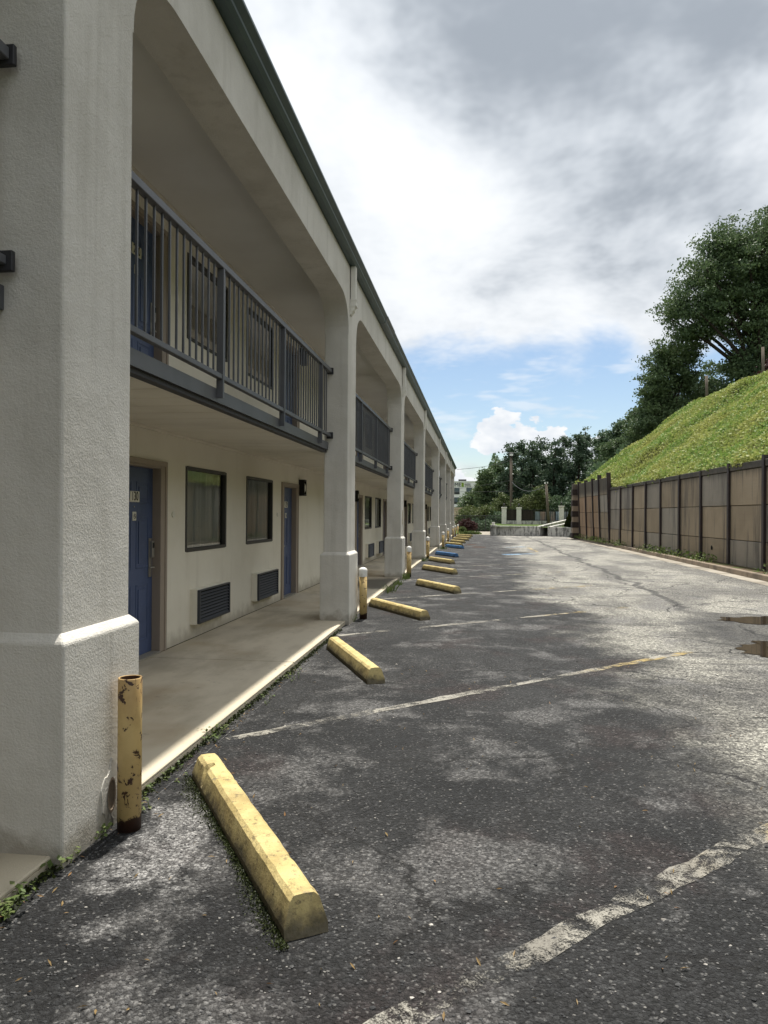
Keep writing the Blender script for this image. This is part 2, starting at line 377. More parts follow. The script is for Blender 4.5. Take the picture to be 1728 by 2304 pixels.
@mat('roof_metal')
def _(t): t.out(t.principled((0.035, 0.065, 0.06), 0.5, 0.5))

@mat('downspout_white')
def _(t):
    t.out(t.principled(t.mix((0.80, 0.78, 0.72), (0.68, 0.66, 0.60), t.noise(6, 4)), 0.5, 0.4))

@mat('door_blue')
def _(t):
    z = t.sep(t.pos)[2]
    c = t.mix((0.066, 0.098, 0.205), (0.053, 0.079, 0.165), t.step(t.noise(2.2, 5, 0.6), 0.4, 0.65))
    c = t.mix(c, (0.16, 0.21, 0.33), t.m('MULTIPLY', t.step(t.noise(9, 6, 0.7), 0.56, 0.75), 0.35))
    t.out(t.principled(c, 0.42, 0.45))

@mat('frame_taupe')
def _(t):
    t.out(t.principled(t.mix((0.34, 0.285, 0.235), (0.29, 0.24, 0.195), t.noise(5, 4)), 0.55, 0.4))

@mat('threshold_metal')
def _(t): t.out(t.principled((0.32, 0.30, 0.26), 0.5, 0.5, metal=0.3))

@mat('plate_white')
def _(t): t.out(t.principled((0.70, 0.68, 0.60), 0.5, 0.4))

@mat('ink_black')
def _(t): t.out(t.principled((0.012, 0.012, 0.012), 0.6, 0.3))

@mat('satin_metal')
def _(t): t.out(t.principled((0.42, 0.40, 0.36), 0.38, 0.5, metal=0.85))

@mat('window_frame')
def _(t): t.out(t.principled((0.045, 0.043, 0.04), 0.5, 0.4))

@mat('window_glass')
def _(t):
    fr = t.new('ShaderNodeFresnel'); fr.inputs['IOR'].default_value = 1.75
    gl = t.new('ShaderNodeBsdfGlossy'); gl.inputs['Roughness'].default_value = 0.015
    t.put(gl.inputs['Normal'], t.bump(t.noise(2.2, 2), 0.03, 0.01))
    tr = t.new('ShaderNodeBsdfTransparent'); tr.inputs[0].default_value = (0.82, 0.86, 0.84, 1)
    mx = t.new('ShaderNodeMixShader'); t.l.new(fr.outputs[0], mx.inputs[0]); t.l.new(tr.outputs[0], mx.inputs[1]); t.l.new(gl.outputs[0], mx.inputs[2])
    t.out(mx.outputs[0])

@mat('curtain_fabric')
def _(t): t.out(t.principled((0.80, 0.80, 0.76), 0.9, 0.1))

@mat('blind_white')
def _(t): t.out(t.principled((0.66, 0.66, 0.63), 0.8, 0.2))

@mat('room_dark')
def _(t): t.out(t.principled((0.03, 0.03, 0.03), 0.9, 0.1))

@mat('vent_dark')
def _(t): t.out(t.principled((0.035, 0.04, 0.05), 0.45, 0.45))

@mat('vent_hole')
def _(t): t.out(t.principled((0.008, 0.008, 0.009), 0.9, 0.1))

@mat('sconce_lens')
def _(t): t.out(t.principled((0.70, 0.68, 0.62), 0.4, 0.4))

@mat('panel_concrete')
def _(t):
    x, y, z = t.sep(t.pos)
    tint = t.col_obj()
    v = t.vm('ADD', t.pos, t.comb(t.m('MULTIPLY', t.rnd_obj(), 30.0), 0.0, 0.0))
    st = t.noise(1.0, 6, 0.65, t.scale(1.5, 2.4, 0.28)); st2 = t.noise(1, 5, 0.7, t.scale(3, 14, 0.5, None, (3, 0, 0)))
    c = t.mix((0.31, 0.26, 0.19), (0.21, 0.175, 0.125), t.step(t.noise(0.8, 5, 0.6, v), 0.38, 0.66))
    c = t.mix(c, tint, 0.55)
    c = t.mix(c, (0.075, 0.07, 0.064), t.m('MULTIPLY', t.step(st, 0.50, 0.68), 0.7))
    c = t.mix(c, (0.05, 0.045, 0.04), t.m('MULTIPLY', t.step(st2, 0.58, 0.75), 0.5))
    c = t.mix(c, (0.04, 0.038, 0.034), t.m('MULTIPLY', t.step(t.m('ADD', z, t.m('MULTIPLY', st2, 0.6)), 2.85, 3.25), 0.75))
    hor = t.noise(1, 4, 0.6, t.scale(1, 0.6, 14))
    h = t.m('ADD', t.noise(30, 5, 0.65), t.m('MULTIPLY', hor, 1.2))
    t.out(t.principled(c, 0.85, 0.25, t.bump(h, 0.45, 0.012)))

@mat('post_steel')
def _(t):
    c = t.mix((0.045, 0.036, 0.035), (0.07, 0.045, 0.035), t.step(t.noise(3, 5, 0.7), 0.45, 0.7))
    t.out(t.principled(c, 0.65, 0.35))

@mat('timber_dark')
def _(t): t.out(t.principled(t.mix((0.05, 0.036, 0.03), (0.03, 0.022, 0.02), t.noise(8, 5)), 0.8, 0.25))

@mat('kerb_concrete')
def _(t):
    c = t.mix((0.24, 0.19, 0.14), (0.13, 0.105, 0.08), t.step(t.noise(1.6, 6, 0.65), 0.4, 0.65))
    c = t.mix(c, (0.30, 0.27, 0.23), t.m('MULTIPLY', t.step(t.noise(14, 5, 0.7), 0.55, 0.7), 0.5))
    t.out(t.principled(c, 0.85, 0.25, t.bump(t.noise(40, 5, 0.7), 0.5, 0.01)))

@mat('gutter_pan')
def _(t):
    c = t.mix((0.34, 0.31, 0.26), (0.20, 0.175, 0.14), t.step(t.noise(1.2, 6, 0.65), 0.4, 0.65))
    t.out(t.principled(c, 0.85, 0.25, t.bump(t.noise(60, 4, 0.7), 0.4, 0.006)))

@mat('soil')
def _(t):
    c = t.mix((0.13, 0.09, 0.06), (0.07, 0.055, 0.038), t.noise(4, 6, 0.7))
    c = t.mix(c, (0.06, 0.09, 0.025), t.m('MULTIPLY', t.step(t.noise(1.6, 5, 0.7), 0.5, 0.62), 0.8))
    t.out(t.principled(c, 0.95, 0.1, t.bump(t.noise(40, 5, 0.7), 0.8, 0.03)))

@mat('hill_soil')
def _(t):
    c = t.mix((0.075, 0.10, 0.025), (0.11, 0.10, 0.035), t.noise(1.2, 6, 0.7))
    t.out(t.principled(c, 0.95, 0.1, t.bump(t.noise(14, 5, 0.7), 1.0, 0.08)))

@mat('grass_ground')
def _(t):
    c = t.mix((0.055, 0.095, 0.025), (0.09, 0.12, 0.035), t.noise(0.7, 6, 0.7))
    t.out(t.principled(c, 0.95, 0.1, t.bump(t.noise(30, 5, 0.8), 0.8, 0.04)))

@mat('mildew_white')
def _(t):
    x, y, z = t.sep(t.pos)
    s = t.noise(1, 6, 0.72, t.scale(5.5, 5.5, 0.9)); s2 = t.noise(5, 6, 0.75)
    c = t.mix((0.66, 0.65, 0.60), (0.48, 0.47, 0.44), t.noise(2.5, 5))
    k = t.step(t.m('ADD', s, t.m('MULTIPLY', t.m('SUBTRACT', s2, 0.5), 0.5)), 0.46, 0.62)
    c = t.mix(c, (0.055, 0.055, 0.055), t.m('MULTIPLY', k, 0.78))
    t.out(t.principled(c, 0.85, 0.2))

@mat('white_painted_block')
def _(t):
    c = t.mix((0.70, 0.68, 0.63), (0.45, 0.43, 0.39), t.step(t.noise(3, 6, 0.7), 0.52, 0.72))
    t.out(t.principled(c, 0.85, 0.2))

@mat('fence_slat_brown')
def _(t):
    t.out(t.principled(t.mix((0.065, 0.05, 0.042), (0.04, 0.03, 0.026), t.rnd_obj()), 0.8, 0.2))

@mat('sheet_panel')
def _(t):
    c = t.mix(t.col_obj(), (0.30, 0.29, 0.27), t.step(t.noise(2, 5, 0.6, t.scale(3, 1, 0.7)), 0.45, 0.7))
    t.out(t.principled(c, 0.6, 0.3))

@mat('iron_black')
def _(t): t.out(t.principled((0.02, 0.02, 0.02), 0.6, 0.3))

@mat('pole_wood')
def _(t):
    t.out(t.principled(t.mix((0.17, 0.14, 0.11), (0.10, 0.082, 0.065), t.noise(1, 5, 0.6, t.scale(12, 12, 1))), 0.9, 0.2))

@mat('peach_stucco')
def _(t): t.out(t.principled(t.mix((0.60, 0.46, 0.36), (0.52, 0.40, 0.31), t.noise(1.5, 5)), 0.9, 0.2))

@mat('hotel_white')
def _(t): t.out(t.principled(t.mix((0.80, 0.77, 0.77), (0.74, 0.71, 0.71), t.noise(0.4, 4)), 0.85, 0.2))

@mat('hotel_glass')
def _(t): t.out(t.principled((0.045, 0.07, 0.08), 0.15, 0.6))

@mat('sign_grey')
def _(t): t.out(t.principled((0.07, 0.073, 0.08), 0.5, 0.4))
@mat('sign_green')
def _(t): t.out(t.principled((0.30, 0.42, 0.04), 0.5, 0.4))

@mat('bark')
def _(t): t.out(t.principled(t.mix((0.055, 0.043, 0.034), (0.03, 0.024, 0.02), t.noise(5, 5)), 0.95, 0.1))

def leafmat(name, c1, c2, c3, trans=0.22, sc=0.5):
    m = bpy.data.materials.new(name); m.use_nodes = True; t = NT(m.node_tree); M[name] = m
    rv = t.rnd_isl()
    c = t.mix(c1, c2, t.step(t.noise(sc, 4, 0.6), 0.38, 0.64))
    c = t.mix(c, c3, t.m('MULTIPLY', t.step(rv, 0.6, 1.0), 0.7))
    p = t.principled(c, 0.55, 0.3)
    tl = t.new('ShaderNodeBsdfTranslucent'); t.put(tl.inputs[0], c)
    mx = t.new('ShaderNodeMixShader'); mx.inputs[0].default_value = trans
    t.l.new(p, mx.inputs[1]); t.l.new(tl.outputs[0], mx.inputs[2]); t.out(mx.outputs[0])
leafmat('leaf_oak', (0.08, 0.125, 0.059), (0.108, 0.157, 0.066), (0.139, 0.188, 0.084), 0.28)
leafmat('leaf_dark', (0.071, 0.118, 0.067), (0.092, 0.143, 0.071), (0.118, 0.168, 0.08), 0.28)
leafmat('leaf_pine', (0.067, 0.108, 0.071), (0.084, 0.127, 0.074), (0.11, 0.151, 0.084), 0.28)
leafmat('leaf_shrub', (0.085, 0.125, 0.04), (0.12, 0.145, 0.05), (0.15, 0.165, 0.075), 0.25)
leafmat('leaf_purple', (0.060, 0.022, 0.025), (0.085, 0.032, 0.030), (0.055, 0.045, 0.025), 0.15, 3)
leafmat('leaf_vine', (0.17, 0.27, 0.06), (0.31, 0.33, 0.095), (0.45, 0.46, 0.17), 0.36, 0.45)
leafmat('leaf_weed', (0.085, 0.135, 0.035), (0.13, 0.17, 0.05), (0.17, 0.19, 0.08), 0.3, 4)
leafmat('leaf_dry', (0.22, 0.15, 0.07), (0.28, 0.20, 0.09), (0.30, 0.14, 0.06), 0.1, 4)
leafmat('moss', (0.018, 0.025, 0.006), (0.034, 0.046, 0.009), (0.05, 0.064, 0.014), 0.1, 9)

@mat('pebble')
def _(t):
    v = t.rnd_isl()
    t.out(t.principled(t.ramp(v, [(0.0, (0.022, 0.023, 0.025)), (0.7, (0.065, 0.066, 0.068)), (0.94, (0.15, 0.145, 0.14)), (0.99, (0.30, 0.285, 0.26)), (1.0, (0.55, 0.52, 0.48))]), 0.8, 0.3))

# ------------------------------------------------------------------ object helpers
WM = {}
def link(o, parent=None):
    COL.objects.link(o); WM[o] = o.matrix_basis.copy()
    if parent is not None:
        o.parent = parent; o.matrix_parent_inverse = WM[parent].inverted()
    return o
def mesh_np(name, V, F, smooth=False):
    """V (n,3) array; F (m,k) array of equal sized faces"""
    V = np.asarray(V, np.float32); F = np.asarray(F, np.int32); k = F.shape[1]
    me = bpy.data.meshes.new(name)
    me.vertices.add(len(V)); me.vertices.foreach_set('co', V.ravel())
    me.loops.add(F.size); me.loops.foreach_set('vertex_index', F.ravel())
    me.polygons.add(len(F)); me.polygons.foreach_set('loop_start', np.arange(0, F.size, k, dtype=np.int32))
    me.polygons.foreach_set('use_smooth', np.full(len(F), smooth, bool))
    me.update(calc_edges=True); return me
class MB:
    def __init__(s): s.v = []; s.f = []
    def box(s, x0, x1, y0, y1, z0, z1):
        b = len(s.v)
        s.v += [(x0, y0, z0), (x1, y0, z0), (x1, y1, z0), (x0, y1, z0), (x0, y0, z1), (x1, y0, z1), (x1, y1, z1), (x0, y1, z1)]
        s.f += [tuple(b + i for i in q) for q in ((3, 2, 1, 0), (4, 5, 6, 7), (0, 1, 5, 4), (1, 2, 6, 5), (2, 3, 7, 6), (3, 0, 4, 7))]
        return s
    def quad(s, a, b, c, d):
        k = len(s.v); s.v += [a, b, c, d]; s.f.append((k, k + 1, k + 2, k + 3)); return s
    def prism(s, pts, axis, a0, a1):
        """pts: 2D polygon in the two other axes, extruded along axis from a0 to a1"""
        b = len(s.v); n = len(pts)
        for a in (a0, a1):
            for p, q in pts:
                s.v.append({'x': (a, p, q), 'y': (p, a, q), 'z': (p, q, a)}[axis])
        s.f.append(tuple(b + i for i in reversed(range(n)))); s.f.append(tuple(b + n + i for i in range(n)))
        for i in range(n):
            j = (i + 1) % n; s.f.append((b + i, b + j, b + n + j, b + n + i))
        return s
    def tube(s, pts, rad, n=8, cap=True):
        pts = [Vector(p) for p in pts]; rads = rad if isinstance(rad, (list, tuple)) else [rad] * len(pts)
        b = len(s.v)
        for i, p in enumerate(pts):
            tg = (pts[min(i + 1, len(pts) - 1)] - pts[max(i - 1, 0)]).normalized()
            ref = Vector((0, 0, 1)) if abs(tg.z) < 0.9 else Vector((1, 0, 0))
            a = tg.cross(ref).normalized(); c = tg.cross(a)
            for k in range(n):
                an = 2 * math.pi * k / n; s.v.append(tuple(p + (a * math.cos(an) + c * math.sin(an)) * rads[i]))
        for i in range(len(pts) - 1):
            for k in range(n):
                j = (k + 1) % n; s.f.append((b + i * n + k, b + i * n + j, b + (i + 1) * n + j, b + (i + 1) * n + k))
        if cap:
            s.f.append(tuple(b + k for k in reversed(range(n)))); e = b + (len(pts) - 1) * n; s.f.append(tuple(e + k for k in range(n)))
        return s
    def lathe(s, prof, cx=0, cy=0, n=20):
        b = len(s.v)
        for rr, z in prof:
            for k in range(n):
                an = 2 * math.pi * k / n; s.v.append((cx + rr * math.cos(an), cy + rr * math.sin(an), z))
        for i in range(len(prof) - 1):
            for k in range(n):
                j = (k + 1) % n; s.f.append((b + i * n + k, b + i * n + j, b + (i + 1) * n + j, b + (i + 1) * n + k))
        return s
    def mesh(s, name, bevel=0, seg=1, smooth=False):
        me = bpy.data.meshes.new(name); me.from_pydata(s.v, [], s.f)
        bm = bmesh.new(); bm.from_mesh(me)
        bmesh.ops.recalc_face_normals(bm, faces=bm.faces)
        if bevel:
            bmesh.ops.bevel(bm, geom=list(bm.edges), offset=bevel, segments=seg, profile=0.5, affect='EDGES', clamp_overlap=True)
        if smooth:
            for fc in bm.faces: fc.smooth = True
        bm.to_mesh(me); bm.free(); return me
    def build(s, name, m, parent=None, **kw):
        me = s.mesh(name, **kw); return obj(name, me, m, parent)
def obj(name, me, m, parent=None):
    if m and not me.materials: me.materials.append(M[m])
    return link(bpy.data.objects.new(name, me), parent)
def inst(name, me, parent, loc=(0, 0, 0), rot=(0, 0, 0), color=None):
    o = bpy.data.objects.new(name, me); o.location = loc; o.rotation_euler = rot
    o.matrix_basis = Matrix.LocRotScale(Vector(loc), Matrix.Identity(3).to_euler().__class__(rot), None)
    if color: o.color = (*color, 1)
    return link(o, parent)
def tag(o, label, cat, group=None, kind=None):
    o['label'] = label; o['category'] = cat
    if group: o['group'] = group
    if kind: o['kind'] = kind
    return o
def empty(name, loc=(0, 0, 0)):
    o = bpy.data.objects.new(name, None); o.empty_display_size = 0.3; o.location = loc
    o.matrix_basis = Matrix.Translation(loc); return link(o)
def struct(o, label, cat): return tag(o, label, cat, kind='structure')
def copy_tree(o, parent=None):
    c = o.copy(); COL.objects.link(c)
    if parent is not None: c.parent = parent
    for ch in o.children: copy_tree(ch, c)
    return c
def text_mesh(body, size, extrude=0.002, sx=1.0):
    cu = bpy.data.curves.new('txt', 'FONT'); cu.body = body; cu.size = size; cu.extrude = extrude
    cu.align_x = 'CENTER'; cu.align_y = 'CENTER'
    o = bpy.data.objects.new('txt', cu); COL.objects.link(o)
    bpy.context.view_layer.update()
    me = bpy.data.meshes.new_from_object(o.evaluated_get(bpy.context.evaluated_depsgraph_get()))
    bpy.data.objects.remove(o); me.transform(Matrix.Diagonal((sx, 1, 1, 1))); me.materials.clear()
    return me
FACE_X = Matrix(((0, 0, 1, 0), (1, 0, 0, 0), (0, 1, 0, 0), (0, 0, 0, 1)))      # text facing +X, reading along +Y
FACE_NY = Matrix(((1, 0, 0, 0), (0, 0, -1, 0), (0, 1, 0, 0), (0, 0, 0, 1)))    # text facing -Y, reading along +X

# ------------------------------------------------------------------ leaves
def leaf_mesh(name, C, size, up=0.0, aspect=0.6, rng=RNG):
    n = len(C); C = np.asarray(C, np.float32)
    nr = rng.normal(size=(n, 3)); nr[:, 2] = nr[:, 2] * (1 - 0.5 * up) + up * 1.6
    nr /= np.linalg.norm(nr, axis=1)[:, None]
    a = rng.normal(size=(n, 3)); a -= nr * np.sum(a * nr, 1)[:, None]; a /= np.linalg.norm(a, axis=1)[:, None] + 1e-6
    b = np.cross(nr, a); s = (size * rng.uniform(0.6, 1.4, n))[:, None]
    V = np.empty((n, 4, 3), np.float32)
    V[:, 0] = C - a * s * 0.5; V[:, 1] = C + b * s * aspect * 0.5 + nr * s * 0.08; V[:, 2] = C + a * s * 0.5; V[:, 3] = C - b * s * aspect * 0.5 + nr * s * 0.08
    return mesh_np(name, V.reshape(-1, 3), np.arange(n * 4).reshape(-1, 4))
def unit(n, rng=RNG):
    v = rng.normal(size=(n, 3)); return v / np.linalg.norm(v, axis=1)[:, None]
def crown_points(lobes, n, cl, spread, rng=RNG, shell=0.55):
    """lobes: (cx,cy,cz,rx,ry,rz). cl twig clusters spread through the lobes' outer volume, n leaves shared among them."""
    L = np.array(lobes, float); wgt = (L[:, 3] * L[:, 4] * L[:, 5]) ** 0.67; wgt /= wgt.sum()
    k = rng.choice(len(L), cl, p=wgt)
    rad = (shell + (1 - shell) * rng.random(cl)) ; P = L[k, :3] + unit(cl, rng) * L[k, 3:] * rad[:, None]
    which = rng.integers(0, cl, n)
    off = rng.normal(size=(n, 3)) * spread * np.array([1, 1, 0.55]); 
    return P[which] + off, P

def make_tree(name, label, cat, base, lobes, leaf, size, n, cl, spread, trunk_r, group, bark='bark', limbs=9, shell=0.5, trunk_top=None):
    t0 = empty(name, base)
    tag(t0, label, cat, group)
    pts, P = crown_points(lobes, n, cl, spread, shell=shell)
    obj('crown', leaf_mesh('crown', pts, size, up=0.25), leaf, t0)
    mb = MB(); L = np.array(lobes); cz = float((L[:, 2] * L[:, 3]).sum() / L[:, 3].sum()); cx = float(L[:, 0].mean()); cy = float(L[:, 1].mean())
    top = trunk_top or (cx, cy, float((L[:, 2] + L[:, 5] * 0.5).max()))
    b = Vector(base); tp = Vector(top); q = []
    for i in range(7):
        s = i / 6; q.append(b.lerp(tp, s) + Vector((math.sin(s * 5 + base[0]) * 0.25, 0, 0)) * s * (1 - s) * 3)
    mb.tube(q, [trunk_r * (1.25 if i == 0 else 1) * (1 - 0.8 * i / 6) for i in range(7)], 8)
    for k in range(limbs):
        s = 0.3 + 0.6 * k / limbs; o = q[int(s * 6)]; e = Vector(P[random.randrange(len(P))])
        mid = o.lerp(e, 0.5) + Vector((0, 0, 0.3)); mb.tube([o, mid, e], [trunk_r * 0.38 * (1.2 - s), trunk_r * 0.22, trunk_r * 0.06], 6)
        for _ in range(2):
            e2 = Vector(P[random.randrange(len(P))])
            if (e2 - mid).length < 4.5: mb.tube([mid, mid.lerp(e2, 0.5) + Vector((0, 0, .15)), e2], [trunk_r * 0.14, trunk_r * 0.09, trunk_r * 0.03], 5)
    mb.build('trunk', bark, t0, smooth=True)
    return t0

# ================================================================== SETTING
gnd = MB().quad((-900, -300, -0.03), (900, -300, -0.03), (900, 1800, -0.03), (-900, 1800, -0.03)).build('ground', 'grass_ground')
struct(gnd, 'grassy ground stretching away beyond the parking lot', 'ground')
lot = MB().quad((-2.6, -14, 0), (6.62, -14, 0), (6.25, 54.8, 0), (-2.6, 58.2, 0)).build('parking_lot', 'asphalt')
struct(lot, 'stained and cracked asphalt parking lot with worn painted lines', 'parking lot')
drv = MB().quad((-0.5, 55, -0.008), (1.6, 54.5, -0.008), (1.6, 80, -0.008), (-0.5, 80, -0.008)).build('driveway', 'gutter_pan')
struct(drv, 'pale paved strip leading off past the purple bush', 'driveway')

def line(a, b, wd, m='worn_white_paint', z=0.004):
    a = Vector((*a, z)); b = Vector((*b, z)); dd = (b - a); n = max(2, int(dd.length / 0.12)); dd.normalize(); s = Vector((-dd.y, dd.x, 0))
    L = (b - a).length; V = []; F = []
    for i in range(n + 1):
        p = a + dd * (L * i / n); jl = random.uniform(-.022, .014); jr = random.uniform(-.022, .014)
        V += [tuple(p + s * (wd / 2 + jl)), tuple(p - s * (wd / 2 + jr))]
    for i in range(n): F.append((2 * i, 2 * i + 1, 2 * i + 3, 2 * i + 2))
    me = bpy.data.meshes.new('painted_line'); me.from_pydata(V, [], F); return obj('painted_line', me, m, lot)
line((-0.95, 1.50), (2.35, 4.72), 0.125)
line((-1.66, 4.80), (2.46, 8.75), 0.11)
line((-1.72, 9.08), (2.45, 12.68), 0.11)
line((-1.72, 13.11), (2.46, 16.48), 0.11)
line((-1.71, 16.93), (2.2, 20.3), 0.11)
line((-1.7, 20.9), (2.2, 24.1), 0.11)
line((2.3, 35.3), (2.45, 31.2), 0.12, 'worn_yellow_paint')
line((1.0, 28.7), (2.15, 29.5), 0.5, 'worn_blue_paint'); line((1.3, 35.3), (2.2, 36.0), 0.6, 'worn_blue_paint')

def puddle(pts, label):
    o = MB(); k = [Vector(p) for p in pts]
    for _ in range(3):            # corner cutting gives a soft shoreline
        k = [q for i in range(len(k)) for q in (k[i].lerp(k[(i + 1) % len(k)], .25), k[i].lerp(k[(i + 1) % len(k)], .75))]
    o.v = [(p.x + .05 * math.sin(p.y * 23) + .03 * math.sin(p.y * 57), p.y + .05 * math.sin(p.x * 19), .006) for p in k]; o.f = [tuple(range(len(k)))]
    return struct(o.build('puddle', 'puddle_water'), label, 'puddle')
puddle([(3.45, 11.55), (3.7, 11.15), (4.05, 10.95), (4.7, 10.9), (5.3, 11.2), (5.2, 11.8), (4.5, 11.95), (3.9, 11.75)], 'shallow brown puddle at the right, the farther of the two')
puddle([(2.93, 8.9), (3.0, 8.5), (3.3, 8.3), (3.9, 8.5), (4.4, 9.0), (4.3, 9.6), (3.6, 9.65), (3.2, 9.35)], 'shallow brown puddle at the right, the nearer of the two')
mh = MB().lathe([(0.0, 0.012), (0.30, 0.012), (0.32, 0.009), (0.33, 0.003)], 0.05, 35.0, 24).build('manhole_cover', 'rust')
tag(mh, 'dark round manhole cover in the lot near the blue stops', 'manhole cover')
m2 = MB().lathe([(0.0, 0.012), (0.26, 0.012), (0.28, 0.009), (0.29, 0.003)], -0.35, 37.6, 24).build('manhole_cover', 'rust')
tag(m2, 'dark round cover in the lot, farther and closer to the columns', 'manhole cover')

# walkway of concrete slabs
wk = MB().box(-3.3, -1.86, -14, 57.5, -0.25, 0.030).build('walkway', 'soil')
struct(wk, 'stained concrete walkway under the gallery along the room doors', 'walkway')
yj = [7.15 + 3.65 * k for k in range(-6, 15)]
for a, b in zip(yj[:-1], yj[1:]):
    MB().box(-3.31, -1.80, a + 0.013, b - 0.013, 0.0305, 0.052).build('slab', 'walkway_concrete', wk, bevel=0.006)
    MB().box(-1.86, -1.80, a + 0.007, b - 0.007, -0.2, 0.0300).build('slab_edge', 'walkway_concrete', wk)

def WX(y): return 7.36 - 0.0356 * (y - 20)
# kerb with gutter pan on the right
kb = MB()
ys = [-14 + 3.05 * k for k in range(0, 21)] + [50.2]
kerb = MB().quad((6.75, -14, 0.002), (7.9, -14, 0.002), (6.4, 50.3, 0.002), (5.9, 50.3, 0.002)).build('kerb', 'kerb_concrete')
struct(kerb, 'low brown concrete kerb running along the foot of the retaining wall', 'kerb')
def KX(y): return 6.72 - 0.0085 * (y - 18) - (0.006 * max(0, y - 40) ** 1.6)
for a, b in zip(ys[:-1], ys[1:]):
    b2 = b - 0.012
    v = [(KX(a) - .02, a, 0), (KX(a) + .15, a, 0), (KX(b2) + .15, b2, 0), (KX(b2) - .02, b2, 0), (KX(a), a, .135), (KX(a) + .15, a, .14), (KX(b2) + .15, b2, .14), (KX(b2), b2, .135)]
    o = MB(); o.v = v; o.f = [(3, 2, 1, 0), (4, 5, 6, 7), (0, 1, 5, 4), (1, 2, 6, 5), (2, 3, 7, 6), (3, 0, 4, 7)]
    o.build('kerbstone', 'kerb_concrete', kerb, bevel=0.015, seg=2)
    g = MB(); g.quad((KX(a) - .42, a, 0.005), (KX(a) - .01, a, 0.005), (KX(b2) - .01, b2, 0.005), (KX(b2) - .42, b2, 0.005)).build('gutter_pan', 'gutter_pan', kerb)
vg = MB()
for a, b in zip(ys[:-1], ys[1:]): vg.quad((KX(a) + .12, a, .118), (WX(a) + .1, a, .15), (WX(b) + .1, b, .15), (KX(b) + .12, b, .118))
struct(vg.build('verge', 'soil'), 'strip of bare soil and weeds between kerb and retaining wall', 'verge')

# hillside above the retaining wall
def ztop(y): return 2.88 + 0.45 / (1 + math.exp(-(y - 38.9) * 5))
def hz(x, y):
    s = max(0.0, x - WX(min(y, 50)) - 0.1)
    z = ztop(y) + 0.755 * min(s, 6.5) + 0.33 * min(max(s - 6.5, 0), 7.5)
    z += 0.08 * math.sin(x * 1.3 + y * 0.7) * min(1, s) + 0.05 * math.sin(x * 2.9 - y * 1.7) * min(1, s)
    if y > 49.3: z -= (y - 49.3) * 0.34
    return max(z, 0.0)
gx = np.linspace(0, 1, 70) ** 1.2 * 40; gy = np.arange(-22, 78.1, 0.6)
V = np.array([[WX(min(y, 50)) + 0.1 + s, y, hz(WX(min(y, 50)) + 0.1 + s, y)] for y in gy for s in gx]); nx = len(gx)
F = np.array([[j * nx + i, j * nx + i + 1, (j + 1) * nx + i + 1, (j + 1) * nx + i] for j in range(len(gy) - 1) for i in range(nx - 1)])
hill = obj('hillside', mesh_np('hillside', V, F, True), 'hill_soil'); struct(hill, 'steep green hillside rising behind the retaining wall', 'hillside')
def cover(n, y0, y1, smax):
    y = RNG.uniform(y0, y1, n); s = RNG.random(n) ** 0.85 * smax
    x = np.array([WX(min(a, 50)) + 0.02 for a in y]) + s
    z = np.array([hz(a, b) for a, b in zip(x, y)])
    lump = 0.5 + 0.5 * np.sin(x * 2.1 + np.sin(y * 1.3) * 2) * np.sin(y * 1.7 + x * 0.6)
    return np.stack([x, y, z + RNG.random(n) ** 1.5 * (0.14 + 0.20 * lump)], 1)
C = np.concatenate([cover(230000, 15, 51.5, 14), cover(14000, -20, 15, 12)])
lip = 9000; yl = RNG.uniform(15, 50, lip); yl = yl[np.sin(yl * .9) + np.sin(yl * 2.3 + 2) + RNG.normal(0, .4, lip) > .55]; lip = len(yl); C2 = np.stack([np.array([WX(a) for a in yl]) + RNG.uniform(-.08, .3, lip), yl, np.array([ztop(a) for a in yl]) + RNG.normal(0.20, .10, lip) + 0.05 * np.sin(yl * 3)], 1)
gc = obj('ground_cover', leaf_mesh('ground_cover', np.concatenate([C, C2]), 0.10, up=0.5, aspect=0.75), 'leaf_vine')
tag(gc, 'mass of low yellow-green vines and weeds covering the hillside', 'ground cover', kind='stuff')

# lawn and terrace at the far end
lw = MB().quad((1.0, 54.9, .64), (12.5, 54.2, .62), (12.5, 63, .78), (1.0, 63, .78)).build('lawn', 'grass_ground')
struct(lw, 'narrow strip of mown lawn behind the low white wall', 'lawn')

# ================================================================== MOTEL
XF, XB, XW = -1.785, -2.118, -3.32
CY = [-4.15, 2.96, 10.0, 17.1, 24.2, 33.4, 40.5, 47.6, 54.7]
YEND = 56.3
motel = empty('motel_building', (-3.3, 26, 0))
tag(motel, 'long two-storey cream stucco motel with arched gallery and blue doors', 'building')
Z2, ZC, ZB = 2.50, 4.86, 4.95

def col_mesh():
    q = []
    for cx, cy, a0 in ((XF - .014, .651, 0), (XB + .014, .651, 90), (XB + .014, .049, 180), (XF - .014, .049, 270)):
        for k in range(4): an = math.radians(a0 + 30 * k); q.append((cx + .014 * math.cos(an), cy + .014 * math.sin(an)))
    return MB().prism(q, 'z', .96, 4.0).mesh('column')
def plinth_mesh():
    m = MB(); a, b, c, d_ = XB - .04, XF + .04, -0.005, 0.705
    m.v = [(a, c, -.05), (b, c, -.05), (b, d_, -.05), (a, d_, -.05), (a, c, .955), (b, c, .955), (b, d_, .955), (a, d_, .955),
           (XB - .002, .033, .995), (XF + .002, .033, .995), (XF + .002, .667, .995), (XB - .002, .667, .995)]
    m.f = [(3, 2, 1, 0), (8, 9, 10, 11)] + [(i, (i + 1) % 4, 4 + (i + 1) % 4, 4 + i) for i in range(4)] + [(4 + i, 4 + (i + 1) % 4, 8 + (i + 1) % 4, 8 + i) for i in range(4)]
    return m.mesh('plinth', bevel=0.01, seg=2)
CM, PM = col_mesh(), plinth_mesh()
for me in (CM, PM): me.materials.append(M['stucco'])
cols = []
